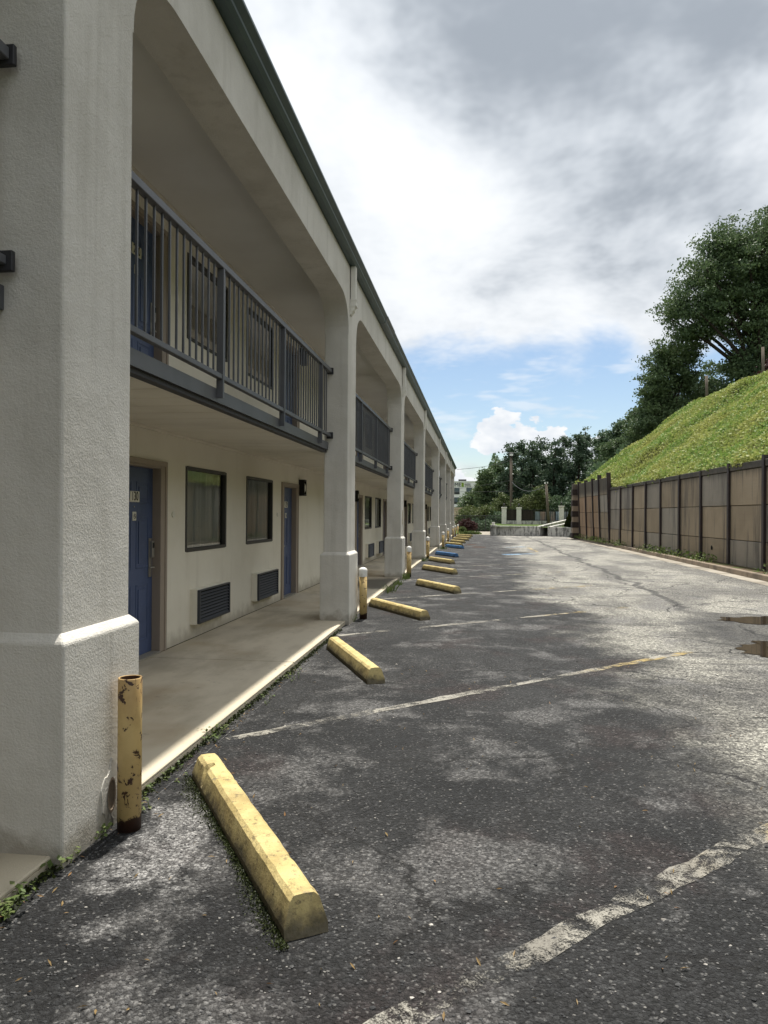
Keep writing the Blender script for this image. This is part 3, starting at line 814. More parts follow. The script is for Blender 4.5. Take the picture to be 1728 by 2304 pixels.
for y in CY:
    c = inst('column', CM, motel, (0, y, 0)); inst('plinth', PM, c, (0, y, 0)); cols.append(c)
cols[1]['label'] = 'nearest wide stucco column with stained plinth'
# arcade beam, one piece for each bay
ax, az_ = 0.62, 0.47; pts = [(CY[0] + .035, 4.0)]
for a, b in zip(CY[:-1], CY[1:]):
    pts.append((a + .665, 4.0))
    for k in range(1, 11):
        th = math.pi - k / 10 * math.pi / 2; pts.append((a + .665 + ax - ax * abs(math.cos(th)) ** 0.85, 4.0 + az_ * math.sin(th) ** 0.85))
    for k in range(0, 10):
        th = math.pi / 2 - k / 10 * math.pi / 2; pts.append((b + .035 - ax + ax * math.cos(th) ** 0.85, 4.0 + az_ * abs(math.sin(th)) ** 0.85))
    pts.append((b + .035, 4.0))
ar = MB()
def strip(p, q):    # outer face, inner face and underside between two outline points
    (y0, z0), (y1, z1) = p, q
    if abs(y1 - y0) > 1e-4:
        ar.quad((XF, y0, z0), (XF, y1, z1), (XF, y1, ZB), (XF, y0, ZB)); ar.quad((XB, y1, z1), (XB, y0, z0), (XB, y0, ZB), (XB, y1, ZB))
    ar.quad((XB, y0, z0), (XB, y1, z1), (XF, y1, z1), (XF, y0, z0))
pts.append((CY[-1] + .665, 4.0))
for p, q in zip(pts[:-1], pts[1:]): strip(p, q)
bmx = bmesh.new(); me_ = bpy.data.meshes.new('arcade'); me_.from_pydata(ar.v, [], ar.f); bmx.from_mesh(me_); bmesh.ops.remove_doubles(bmx, verts=bmx.verts, dist=.0005); bmesh.ops.recalc_face_normals(bmx, faces=bmx.faces); bmx.to_mesh(me_); bmx.free()
obj('arcade_beam', me_, 'stucco', motel)

# walls with openings
def wall(name, z0, z1, ops, m):
    Y = sorted({-14.0, YEND} | {v for o in ops for v in o[:2]}); Z = sorted({z0, z1} | {v for o in ops for v in o[2:]})
    mb = MB(); t_ = 0.16
    def hole(y, z): return any(o[0] < y < o[1] and o[2] < z < o[3] for o in ops)
    for a, b in zip(Y[:-1], Y[1:]):
        for c, d_ in zip(Z[:-1], Z[1:]):
            if not hole((a + b) / 2, (c + d_) / 2): mb.quad((XW, a, c), (XW, b, c), (XW, b, d_), (XW, a, d_))
    for o in ops:
        a, b, c, d_ = o
        mb.quad((XW, a, c), (XW - t_, a, c), (XW - t_, a, d_), (XW, a, d_)); mb.quad((XW, b, d_), (XW - t_, b, d_), (XW - t_, b, c), (XW, b, c))
        mb.quad((XW, a, d_), (XW - t_, a, d_), (XW - t_, b, d_), (XW, b, d_)); mb.quad((XW, b, c), (XW - t_, b, c), (XW - t_, a, c), (XW, a, c))
    me = bpy.data.meshes.new(name); me.from_pydata(mb.v, [], mb.f); return obj(name, me, m, motel)
PAIRS = [9.9 + 13.5 * k for k in (-1, 0, 1, 2, 3)]
DOORS = []; WINS = []
for p in PAIRS:
    for s in (-1, 1):
        DOORS.append((p + s * 2.92, s)); WINS.append((p + s * 1.115, s))
DOORS = [q for q in DOORS if q[0] < 55]; WINS = [q for q in WINS if q[0] < 55]
for fl, z0, z1 in ((0, 0.0, 2.44), (1, Z2, ZC)):
    zb = 0.052 if fl == 0 else Z2
    ops = [(y - .46, y + .46, zb + .0, zb + 1.96) for y, s in DOORS] + [(y - .68, y + .68, zb + 1.02, zb + 2.0) for y, s in WINS]
    wall('lower_wall' if fl == 0 else 'upper_wall', zb if fl == 0 else z0, z1, ops, 'wall_stucco')
MB().box(-9.5, XW - .6, -14, YEND - .01, 0, 4.9).build('back_block', 'room_dark', motel)
MB().quad((XW - .02, YEND, 0), (-9.5, YEND, 0), (-9.5, YEND, 4.9), (XW - .02, YEND, 4.9)).build('end_wall', 'stucco', motel)
# floors, soffit and ceilings
MB().box(-3.9, -2.085, -14, YEND, 2.418, Z2 - .002).build('gallery_floor', 'walkway_concrete', motel)
MB().box(XW - .3, XB + .02, -14, YEND, ZC, ZC + .06).build('gallery_ceiling', 'ceiling_paint', motel)
sof = MB().box(XW - .1, -2.152, -14, YEND, 2.408, 2.415).build('soffit', 'soffit_vinyl', motel)
bm_ = MB().box(XW + .002, -2.152, -.098, .098, 2.388, 2.404).mesh('soffit_board'); bm_.materials.append(M['soffit_vinyl'])
for k in range(0, 278):
    inst('soffit_board', bm_, sof, (0, 0.65 + .2 * k, 0.0015 * (k % 2)))
MB().box(XW + .001, XW + .03, -14, YEND, 2.358, 2.387).build('soffit_trim', 'soffit_vinyl', motel)
# steel channel along the gallery edge
for a, b in zip(CY[:-1], CY[1:]):
    fa = MB().box(-2.08, -2.06, a + .668, b + .032, 2.40, 2.505); fa.box(-2.13, -2.0805, a + .668, b + .032, 2.488, 2.505)
    fa = fa.build('gallery_fascia', 'railing_paint', motel)
    MB().box(-2.15, -2.083, a + .668, b + .032, 2.365, 2.398).build('channel_flange', 'dark_steel', fa)

# railings
bal = MB().box(-2.042, -2.028, -.007, .007, 2.615, 3.45).mesh('baluster'); bal.materials.append(M['railing_paint'])
pst = MB().box(-2.0595, -2.005, -.015, .015, 2.43, 3.452).mesh('post'); pst.materials.append(M['railing_paint'])
brk = MB().box(-2.075, -1.985, -.03, -.004, -.045, .045).mesh('bracket', bevel=.004); brk.materials.append(M['dark_steel'])
for bi, (a, b) in enumerate(zip(CY[:-1], CY[1:])):
    y0, y1 = a + .70, b + .004
    rl = MB().box(-2.062, -2.004, y0 - .03, y1 - .03, 3.454, 3.508); rl.box(-2.056, -2.010, y0 - .03, y1 - .03, 2.576, 2.616)
    rl = rl.build('railing', 'railing_paint', motel, bevel=0.004)
    n = max(3, round((y1 - y0) / 2.0)); ps = [y0 + .12 + k * (y1 - y0 - .75) / n for k in range(n + 1)]
    for p in ps: inst('post', pst, rl, (0, p, 0))
    for z in (3.48, 2.595): inst('bracket', brk, rl, (0, y1, z))
    ybs = [y0 + .06 + .1185 * k for k in range(int((y1 - y0 - .1) / .1185))]
    ybs = [q for q in ybs if min(abs(q - p) for p in ps) > .035]
    if bi in (1, 2, 3):
        for q in ybs: inst('baluster', bal, rl, (0, q, 0))
    else:
        m_ = MB()
        for q in ybs: m_.box(-2.042, -2.028, q - .007, q + .007, 2.615, 3.45)
        m_.build('balusters', 'railing_paint', rl)['kind'] = 'stuff'

# gutter, roof, downspouts
prof = [(XF + .002, 4.955), (XF + .075, 4.955), (XF + .105, 4.985), (XF + .105, 5.012), (XF + .150, 5.052), (XF + .150, 5.075), (XF + .138, 5.075), (XF + .135, 5.058), (XF + .012, 5.058), (XF + .002, 5.09)]
MB().prism([(p[0], p[1]) for p in prof], 'y', -14, YEND + .25).build('gutter', 'gutter_green', motel)
MB().prism([(p[0] + (.006 if p[0] > XF + .05 else 0), p[1] + (-.004 if p[1] < 5 else .003)) for p in prof], 'y', 13.2, 14.3).build('gutter_sleeve', 'gutter_patch', motel)
MB().prism([(XF + .03, 5.10), (-5.9, 6.3), (-10, 5.1), (-10, 4.96), (XF - .02, 4.96), (XF + .03, 5.06)], 'y', -14, YEND + .3).build('roof', 'roof_metal', motel)
def downspout(y):
    m = MB()
    for k in range(5):  # ribbed body
        m.box(XF + .012, XF + (.078 if k % 2 == 0 else .072), y - .05 + k * .02, y - .03 + k * .02, 4.50, 4.955)
    o = m.build('downspout', 'downspout_white', motel)
    e = MB(); secs = [(4.50, XF + .005, XF + .086), (4.44, XF + .005, XF + .088), (4.39, XF + .002, XF + .075), (4.33, XF - .002, XF + .045), (4.285, XF - .01, XF + .012)]
    for z, x0, x1 in secs: e.v += [(x0, y - .056, z), (x1, y - .056, z), (x1, y + .056, z), (x0, y + .056, z)]
    for i in range(len(secs) - 1):
        for k in range(4): j = (k + 1) % 4; e.f.append((4 * i + k, 4 * i + j, 4 * i + 4 + j, 4 * i + 4 + k))
    e.f.append((0, 1, 2, 3)); e.build('elbow', 'downspout_white', o)
    b_ = MB()
    for z in (4.485, 4.405, 4.345): b_.box(XF + .0, XF + (.094 if z > 4.4 else .088 if z > 4.36 else .058), y - .061, y + .061, z - .007, z + .007)
    b_.build('seam', 'downspout_white', o)
for y in CY[2:]: downspout(y + .17)
# drain outlet low on the nearest column
dp = MB(); n = 20
for x, s in ((XF + .051, 1.0), (XF + .051, 0.84), (XF + .0465, 0.80)):
    for k in range(n): an = 2 * math.pi * k / n; dp.v.append((x, 3.362 + .040 * s * math.cos(an), .165 + .085 * s * math.sin(an)))
for i in range(2):
    for k in range(n): j = (k + 1) % n; dp.f.append((i * n + k, i * n + j, i * n + n + j, i * n + n + k))
dp.f.append(tuple(2 * n + k for k in range(n)))
dpo = dp.build('drain_pipe', 'kerb_concrete', cols[1])
pl_ = MB(); k0 = []
for k in range(26):
    an = 2 * math.pi * k / 26; rr = random.uniform(.75, 1.35); k0.append((3.362 + .07 * rr * math.cos(an), .175 + .125 * rr * math.sin(an)))
pl_.prism(k0, 'x', XF + .036, XF + .045).build('stucco_patch', 'stucco', cols[1])
MB().box(XF + .0005, XF + .004, 17.48, 17.56, 1.28, 1.62).build('sticker', 'worn_yellow_paint', cols[3])

# doors
def door(y, s, fl, num):
    zb = 0.052 if fl == 0 else Z2
    d0 = MB().box(XW - .12, XW - .075, y - .425, y + .425, zb + .02, zb + 1.925).build('door', 'door_blue', motel)
    for (a, b, c, e) in ((-.33, -.05, .16, .74), (.05, .33, .16, .74), (-.33, -.05, .90, 1.43), (.05, .33, .90, 1.43), (-.33, -.05, 1.56, 1.78), (.05, .33, 1.56, 1.78)):
        p = MB(); p.box(XW - .0745, XW - .070, y + a, y + a + .022, zb + c, zb + e); p.box(XW - .0745, XW - .070, y + b - .022, y + b, zb + c, zb + e)
        p.box(XW - .0745, XW - .070, y + a + .0225, y + b - .0225, zb + c, zb + c + .022); p.box(XW - .0745, XW - .070, y + a + .0225, y + b - .0225, zb + e - .022, zb + e)
        p.box(XW - .0748, XW - .067, y + a + .05, y + b - .05, zb + c + .05, zb + e - .05)
        p.build('panel', 'door_blue', d0, bevel=.003)
    fr = MB(); zt = zb + 1.95
    for q in (-1, 1):
        e0, e1 = sorted((y + q * .428, y + q * .53)); fr.box(XW - .10, XW + .018, e0, e1, zb + .002, zt)
        e0, e1 = sorted((y + q * .53, y + q * .575)); fr.box(XW - .01, XW + .028, e0, e1, zb + .002, zt + .055)
    fr.box(XW - .10, XW + .018, y - .428, y + .428, zb + 1.928, zt); fr.box(XW - .01, XW + .028, y - .53, y + .53, zt, zt + .055)
    fr.build('door_frame', 'frame_taupe', d0, bevel=.004)
    MB().box(XW - .10, XW + .03, y - .425, y + .425, zb + .0005, zb + .018).build('threshold', 'threshold_metal', d0)
    lk = MB(); yl = y - s * .355
    lk.box(XW - .074, XW - .060, yl - .03, yl + .03, zb + .80, zb + 1.20); lk.box(XW - .060, XW - .03, yl - .024, yl + .024, zb + 1.00, zb + 1.17)
    lk.tube([(XW - .06, yl, zb + .90), (XW - .02, yl, zb + .90), (XW - .018, yl - s * -.10, zb + .90)], .009, 8)
    lk.build('lock', 'satin_metal', d0, bevel=.003)
    MB().box(XW - .030, XW - .027, yl - .018, yl + .018, zb + 1.10, zb + 1.155).build('card_reader', 'ink_black', d0)
    if num:
        pt = MB().box(XW - .075, XW - .064, y - .105, y + .105, zb + 1.57, zb + 1.68).build('number_plate', 'plate_white', d0, bevel=.006)
        me = text_mesh(num, .125, .001, .78); me.transform(Matrix.Translation((XW - .0625, y, zb + 1.625)) @ FACE_X); obj('room_number', me, 'ink_black', d0)
        MB().box(XW - .075, XW - .065, y - .04, y + .04, zb + 1.385, zb + 1.475).build('no_smoking_plate', 'plate_white', d0, bevel=.005)
        rg = MB(); n = 20
        for x in (XW - .0645, XW - .0635):
            for rr in (.026, .019):
                for k in range(n): an = 2 * math.pi * k / n; rg.v.append((x, y + rr * math.cos(an), zb + 1.43 + rr * math.sin(an)))
        for k in range(n): j = (k + 1) % n; rg.f.append((2 * n + k, 2 * n + j, 3 * n + j, 3 * n + k))
        rg.v += [(XW - .0634, y - .018, zb + 1.444), (XW - .0634, y - .014, zb + 1.449), (XW - .0634, y + .018, zb + 1.416), (XW - .0634, y + .014, zb + 1.411)]
        rg.f.append((4 * n, 4 * n + 1, 4 * n + 2, 4 * n + 3)); rg.v += [(XW - .0634, y - .014, zb + 1.427), (XW - .0634, y + .014, zb + 1.427), (XW - .0634, y + .014, zb + 1.433), (XW - .0634, y - .014, zb + 1.433)]
        rg.f.append((4 * n + 4, 4 * n + 5, 4 * n + 6, 4 * n + 7)); rg.build('no_smoking_symbol', 'ink_black', d0)
        MB().tube([(XW - .076, y, zb + 1.525), (XW - .069, y, zb + 1.525)], .008, 10).build('peephole', 'satin_metal', d0)
for i, (y, s) in enumerate(DOORS):
    for fl in (0, 1):
        num = {(2, 0): '130', (3, 0): '129', (2, 1): '230'}.get((i, fl))
        door(y, s, fl, num)
# windows
def window(i, y, s, fl):
    zb = 0.052 if fl == 0 else Z2; z0, z1 = zb + 1.02, zb + 2.0
    fr = MB(); y0, y1 = y - .68, y + .68
    for a, b, c, e in ((y0 - .006, y0 + .035, z0, z1), (y1 - .035, y1 + .006, z0, z1), (y0 + .035, y1 - .035, z0 - .006, z0 + .035), (y0 + .035, y1 - .035, z1 - .035, z1 + .006)):
        fr.box(XW - .06, XW + .010, a, b, c, e)
    wf = fr.build('window', 'window_frame', motel, bevel=.003)
    MB().quad((XW - .03, y0 + .03, z0 + .03), (XW - .03, y1 - .03, z0 + .03), (XW - .03, y1 - .03, z1 - .03), (XW - .03, y0 + .03, z1 - .03)).build('pane', 'window_glass', wf)
    # curtain folds; some windows have a plain roller blind instead
    blind = (i % 4 == 0 and fl == 0 and i != 2) or (i == 4)
    n = 60; V = []; F = []
    for k in range(n + 1):
        yy = y0 - .03 + (y1 - y0 + .06) * k / n; am = .004 if blind else .02
        xx = XW - .085 + am * math.sin(k * 1.05 + i) + am * .5 * math.sin(k * 0.37 + fl)
        V += [(xx, yy, z0 - .02), (xx, yy, z1 + .02)]
    for k in range(n):
        if not blind and i == 3 and k < 4: continue
        F.append((2 * k, 2 * k + 2, 2 * k + 3, 2 * k + 1))
    me = bpy.data.meshes.new('curtain'); me.from_pydata(V, [], F)
    obj('curtain', me, 'blind_white' if blind else 'curtain_fabric', wf)
for i, (y, s) in enumerate(WINS):
    for fl in (0, 1): window(i, y, s, fl)
# wall air conditioners
slat = MB(); slat.v = [(0, -.5, 0), (.022, -.5, -.022), (.022, .5, -.022), (0, .5, 0), (0, -.5, -.006), (.02, -.5, -.027), (.02, .5, -.027), (0, .5, -.006)]
slat.f = [(0, 1, 2, 3), (7, 6, 5, 4), (0, 4, 5, 1), (1, 5, 6, 2), (2, 6, 7, 3), (3, 7, 4, 0)]
slat = slat.mesh('slat'); slat.materials.append(M['vent_dark'])
for i, (y, s) in enumerate(WINS):
    yc = y + (.015 if s < 0 else .14) + (.0 if s < 0 else 0)
    ac = MB().box(XW - .05, XW + .085, yc - .54, yc + .54, .215, .63).build('air_conditioner', 'wall_stucco', motel, bevel=.004)
    MB().box(XW + .0855, XW + .090, yc - .525, yc + .525, .23, .615).build('recess', 'vent_hole', ac)
    g = MB(); 
    for a, b, c, e in ((-.535, -.50, .225, .62), (.50, .535, .225, .62), (-.4995, .4995, .225, .245), (-.4995, .4995, .60, .62)): g.box(XW + .0865, XW + .118, yc + a, yc + b, c, e)
    g.build('grille_frame', 'vent_dark', ac, bevel=.003)
    for k in range(9): inst('slat', slat, ac, (XW + .0905, yc, .275 + .0385 * k))
# wall lamps beside the doors
for i, (y, s) in enumerate(DOORS):
    for fl in (0, 1):
        zb = 0.052 if fl == 0 else Z2; ys_ = y + s * .73
        o = MB(); o.box(XW + .001, XW + .11, ys_ - .085, ys_ - .06, zb + 1.80, zb + 2.10); o.box(XW + .001, XW + .11, ys_ + .06, ys_ + .085, zb + 1.80, zb + 2.10)
        o.box(XW + .001, XW + .11, ys_ - .0595, ys_ + .0595, zb + 2.07, zb + 2.10); o.box(XW + .001, XW + .11, ys_ - .0595, ys_ + .0595, zb + 1.80, zb + 1.83); o.box(XW + .001, XW + .012, ys_ - .0595, ys_ + .0595, zb + 1.831, zb + 2.069)
        o = o.build('wall_lamp', 'ink_black', motel)
        q = [(XW + .02, zb + 1.835), (XW + .08, zb + 1.85), (XW + .104, zb + 1.90), (XW + .108, zb + 1.95), (XW + .104, zb + 2.0), (XW + .08, zb + 2.05), (XW + .02, zb + 2.065)]
        MB().prism(q, 'y', ys_ - .05, ys_ + .05).build('lamp_shade', 'sconce_lens', o)
for y in (8.02 - .27, 12.0):   # doorbell discs
    MB().tube([(XW, y, 1.50), (XW + .012, y, 1.50)], .035, 14).build('bell_plate', 'plate_white', motel)

# ================================================================== RETAINING WALL
rw = empty('retaining_wall', (7.1, 30, 0)); tag(rw, 'long stained concrete panel retaining wall with dark steel posts', 'wall')
PY = [20.17 - 2.42 * k for k in range(14, 0, -1)] + [20.17, 22.6, 25.02, 27.3, 29.65, 31.85, 34.05, 36.45, 38.85, 41.2, 43.0, 45.2, 47.5, 49.6]
def lean(y): return 0.0 if y < 38 else 0.14
for i, y in enumerate(PY):
    tall = 3.12 if y < 21 else 3.06 if y < 24 else (3.0 - .01 * (y - 24)) if y < 38 else 3.72 if y < 41.5 else 3.62
    x = WX(y); m = MB(); ln = lean(y)
    wd = .07 if y < 38 else .06
    for (a, b, c, e) in ((x - .085, x - .065, -wd, wd), (x - .0645, x + .10, -.012, .012), (x + .1005, x + .12, -wd, wd)):
        k = len(m.v)
        for z, dx_ in ((0.02, 0), (tall, -ln)):
            m.v += [(a + dx_, y + c, z), (b + dx_, y + c, z), (b + dx_, y + e, z), (a + dx_, y + e, z)]
        m.f += [(k + 3, k + 2, k + 1, k), (k + 4, k + 5, k + 6, k + 7), (k, k + 1, k + 5, k + 4), (k + 1, k + 2, k + 6, k + 5), (k + 2, k + 3, k + 7, k + 6), (k + 3, k, k + 4, k + 7)]
    m.build('post', 'post_steel', rw)
for i, (a, b) in enumerate(zip(PY[:-1], PY[1:])):
    far = a > 38
    zs = [0.06, .85, 1.83, 2.82, 3.02 - (.004 * max(0, a - 20))] if not far else [0.06, .83, 1.70, 2.62, 3.50]
    for k in range(4):
        z0, z1 = zs[k] + .008, zs[k + 1] - .008
        m = MB(); a2, b2 = a + .02, b - .02; ln = lean(a + .5); px = random.uniform(-.012, .012)
        if k == 3 and not far: px -= .03
        q = []
        for z in (z0, z1):
            dxx = -ln * z / 3.6 + px
            q += [(WX(a2) - .01 + dxx, a2, z), (WX(a2) + .09 + dxx, a2, z), (WX(b2) + .09 + dxx, b2, z), (WX(b2) - .01 + dxx, b2, z)]
        m.v = q; m.f = [(3, 2, 1, 0), (4, 5, 6, 7), (0, 1, 5, 4), (1, 2, 6, 5), (2, 3, 7, 6), (3, 0, 4, 7)]
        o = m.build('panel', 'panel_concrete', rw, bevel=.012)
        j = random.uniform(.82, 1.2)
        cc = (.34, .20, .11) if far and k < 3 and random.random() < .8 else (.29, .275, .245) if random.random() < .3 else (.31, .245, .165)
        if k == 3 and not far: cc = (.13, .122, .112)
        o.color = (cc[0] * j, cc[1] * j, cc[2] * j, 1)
# banded end pier
for k in range(10):
    o = MB().box(5.95 if k % 2 else 5.91, 6.42, 48.0 - (.03 if k % 2 == 0 else 0), 48.75, .06 + .345 * k, .06 + .345 * k + (.34 if k < 9 else .33))
    o = o.build('end_block', 'timber_dark' if k % 2 == 0 else 'panel_concrete', rw, bevel=.01); o.color = (.30, .22, .16, 1)
MB().tube([(WX(24.1) - .02, 24.1, .55), (WX(24.1) - .018, 24.1, .55)], .07, 14).build('weep_hole', 'vent_hole', rw)

# ================================================================== FAR END: white walls, fence, poles
ww = empty('low_white_wall', (3.5, 54.7, 0)); tag(ww, 'low white painted wall streaked black with mildew across the far end', 'wall')
def slab4(p, q, th, z0, z1a, z1b, name, m, parent):
    p = Vector((*p, 0)); q = Vector((*q, 0)); d_ = (q - p).normalized(); s = Vector((-d_.y, d_.x, 0)) * th
    o = MB(); o.v = [(p.x, p.y, z0), (q.x, q.y, z0), (q.x + s.x, q.y + s.y, z0), (p.x + s.x, p.y + s.y, z0), (p.x, p.y, z1a), (q.x, q.y, z1b), (q.x + s.x, q.y + s.y, z1b), (p.x + s.x, p.y + s.y, z1a)]
    o.f = [(3, 2, 1, 0), (4, 5, 6, 7), (0, 1, 5, 4), (1, 2, 6, 5), (2, 3, 7, 6), (3, 0, 4, 7)]
    return o.build(name, m, parent, bevel=.015)
slab4((1.32, 55.2), (4.42, 54.55), .28, 0, .72, .72, 'wall_run', 'mildew_white', ww)
slab4((4.98, 54.5), (6.85, 53.6), .28, 0, .70, .66, 'wall_run', 'mildew_white', ww)
slab4((.88, 55.05), (1.31, 54.97), .45, 0, .78, .78, 'end_pier', 'mildew_white', ww)
slab4((1.0, 55.15), (1.2, 55.12), .2, .78, .98, .98, 'cap_stone', 'white_painted_block', ww)
slab4((4.43, 54.55), (7.45, 61.5), .22, 0, .72, 1.24, 'ramp_cheek', 'mildew_white', ww)
slab4((5.25, 54.75), (8.2, 61.5), .22, 0, .70, 1.12, 'ramp_cheek', 'mildew_white', ww)

fn = empty('iron_fence', (5, 62, .7)); tag(fn, 'iron fence with white block pillars behind the lawn', 'fence')
slab4((2.3, 62.0), (10.5, 62.0), .2, .5, 1.06, 1.06, 'base_wall', 'mildew_white', fn)
for i, (x, zt) in enumerate(((2.12, 2.17), (3.33, 2.15), (6.76, 2.30), (10.3, 2.3))):
    p = MB().box(x - .19, x + .19, 61.82, 62.2, .6, zt - .10).build('pillar', 'white_painted_block', fn, bevel=.01)
    MB().box(x - .23, x + .23, 61.78, 62.24, zt - .098, zt).build('cap', 'white_painted_block', p, bevel=.01)
    MB().lathe([(.02, zt), (.025, zt + .1), (.05, zt + .14), (.085, zt + .2), (.085, zt + .25), (.04, zt + .3), (.0, zt + .34)], x, 62.0, 10).build('finial', 'iron_black', p)
for x0, x1 in ((2.31, 3.14), (3.52, 6.57), (6.95, 10.1)):
    m = MB(); m.box(x0, x1, 61.99, 62.03, 1.93, 1.97); m.box(x0, x1, 61.99, 62.03, 1.10, 1.14); m.build('rail', 'iron_black', fn)
pk = MB().box(-.012, .012, 62.005, 62.025, 1.06, 2.03).mesh('picket'); pk.materials.append(M['iron_black'])
for x0, x1 in ((2.31, 3.14), (3.52, 6.57), (6.95, 10.1)):
    k = 0
    while x0 + .06 + .13 * k < x1: inst('picket', pk, fn, (x0 + .06 + .13 * k, 0, 0)); k += 1
for x in (4.62, 5.55, 7.15, 7.5): MB().box(x - .04, x + .04, 61.96, 62.04, 1.06, 2.0).build('fence_post', 'iron_black', fn)
sl = MB().box(-.048, .048, 62.06, 62.08, 1.08, 1.92).mesh('slat'); sl.materials.append(M['fence_slat_brown'])
for x0, x1 in ((2.33, 3.12), (3.54, 4.55)):
    k = 0
    while x0 + .05 + .1 * k < x1: inst('slat', sl, fn, (x0 + .05 + .1 * k, 0, random.uniform(-.01, .01))); k += 1
for k, (x0, cc) in enumerate(((4.62, (.33, .42, .47)), (5.08, (.45, .33, .26)), (5.5, (.32, .42, .48)), (5.9, (.45, .36, .30)), (6.25, (.30, .40, .47)), (6.9, (.36, .42, .47)), (7.5, (.42, .36, .33)), (8.1, (.4, .4, .4)))):
    o = MB().box(x0 + .01, x0 + .44, 62.3, 62.33, .9, 1.82).build('sheet_panel', 'sheet_panel', fn); o.color = (*cc, 1)

lp = empty('light_pole', (3.27, 75, 0)); tag(lp, 'tall wooden pole with a floodlight on top beyond the fence', 'light pole')
MB().tube([(3.30, 75, -.1), (3.22, 75, 7.35)], [.15, .11], 12).build('pole', 'pole_wood', lp, smooth=True)
MB().box(2.99, 3.47, 74.7, 75.2, 7.36, 7.74).build('floodlight', 'dark_steel', lp, bevel=.05)
MB().box(3.07, 3.40, 74.68, 74.699, 7.42, 7.62).build('lens', 'white_plastic', lp)
MB().box(3.05, 3.55, 74.9, 74.95, 3.85, 3.93).build('cross_arm', 'pole_wood', lp)
MB().tube([(3.36, 74.85, 5.6), (3.46, 74.8, 5.62)], .05, 8).build('insulator', 'white_plastic', lp)
p2 = empty('utility_pole', (5.74, 61.2, .7)); tag(p2, 'leaning bare wooden pole in front of the fence', 'pole')
MB().tube([(5.70, 61.2, .5), (5.45, 61.2, 4.05)], [.125, .10], 12).build('pole', 'pole_wood', p2, smooth=True)
MB().tube([(5.36, 61.15, 4.05), (5.36, 61.15, 4.2)], .06, 10).build('cap_light', 'white_plastic', p2)
MB().tube([(5.56, 61.15, 4.1), (5.56, 61.15, 4.22)], .05, 10).build('cap_light', 'white_plastic', p2)
def cable(a, b, sag, label, rad=.016):
    a, b = Vector(a), Vector(b); pts = [a.lerp(b, k / 16) - Vector((0, 0, sag * 4 * (k / 16) * (1 - k / 16))) for k in range(17)]
    tag(MB().tube(pts, rad, 5).build('cable', 'dark_steel' if rad < .02 else 'sign_grey', smooth=True), label, 'cable', 'overhead cables')
cable((-1.6, 56.4, 4.95), (3.2, 75, 7.0), .15, 'thin cable rising from the motel eave to the light pole')
cable((3.25, 75, 4.9), (5.45, 61.2, 4.0), .75, 'pale slack cable sagging between the two wooden poles', .022)
cable((3.25, 75, 5.0), (-8, 90, 4.4), .3, 'thin dark cable running left from the light pole before the trees')
cable((3.25, 75, 3.9), (-7, 80, 4.1), .1, 'low thin cable crossing in front of the white hotel')
cable((3.3, 75, 5.0), (12, 84, 5.0), .9, 'thin cable running right from the light pole into the woods')

cf = empty('chain_link_fence', (0, 68, 0)); tag(cf, 'dark chain-link fence behind the purple bush', 'fence')
for k in range(6): MB().tube([(-2.2 + .95 * k, 68, 0), (-2.2 + .95 * k, 68, 1.45)], .03, 8).build('post', 'dark_steel', cf)
MB().tube([(-2.2, 68, 1.45), (2.6, 68, 1.45)], .022, 6).build('top_rail', 'dark_steel', cf)
m = MB()
for k in range(66):
    x = -3.4 + .09 * k
    for dd in (1, -1):
        xa, xb = (x, x + 1.4) if dd > 0 else (x + 1.4, x)
        m.tube([(xa, 68, .03), (xb, 68, 1.43)], .0035, 3, False)
m.build('wire_mesh', 'dark_steel', cf)['kind'] = 'stuff'

pb = empty('peach_outbuilding', (-4, 75, 0)); tag(pb, 'small peach stucco outbuilding past the end of the motel', 'building')
MB().box(-8, -1.37, 75, 80, 0, 2.1).build('wall', 'peach_stucco', pb); MB().box(-8.1, -1.30, 74.93, 80.1, 2.101, 2.24).build('parapet', 'peach_stucco', pb)
MB().box(-2.2, -1.8, 74.96, 74.999, 1.28, 1.33).build('ledge', 'peach_stucco', pb)

ht = empty('hotel_building', (-12, 245, 0)); tag(ht, 'distant white four-storey hotel with lettered sign', 'building')
MB().box(-34, 9, 245, 265, 0, 12.3).build('wall', 'hotel_white', ht); MB().box(-34.2, 9.2, 244.8, 265.2, 12.301, 12.6).build('parapet', 'hotel_white', ht)
MB().box(-6.6, -4.0, 247, 250, 12.6, 13.25).build('roof_unit', 'dark_steel', ht)
for x0 in (-19, -13.4, -7.9, -3.9, 1.6, 6):
    for z1 in (10.38, 7.2, 4.0):
        f0 = MB().box(x0, x0 + 1.75, 244.9, 245.05, z1 - 2.15, z1).build('window', 'dark_steel', ht)
        MB().box(x0 + .1, x0 + 1.65, 244.88, 244.899, z1 - 1.5, z1 - .1).build('pane', 'hotel_glass', f0)
def sign(body, x, z, size, m, sx=1.0):
    me = text_mesh(body, size, .05, sx); me.transform(Matrix.Translation((x, 244.85, z)) @ FACE_NY); obj('sign_lettering', me, m, ht)
sign('HOME', -8.05, 11.35, 1.8, 'sign_grey', .95)
MB().box(-5.48, -4.78, 244.8, 244.99, 10.72, 12.0).build('sign_box', 'sign_green', ht)
sign('2', -5.15, 11.36, 1.5, 'hotel_white', 1.0); ht.children[-1].location.y -= .08
sign('SUITES', -3.5, 11.55, .62, 'sign_grey'); sign('BY HILTON', -3.4, 10.98, .42, 'ink_black')

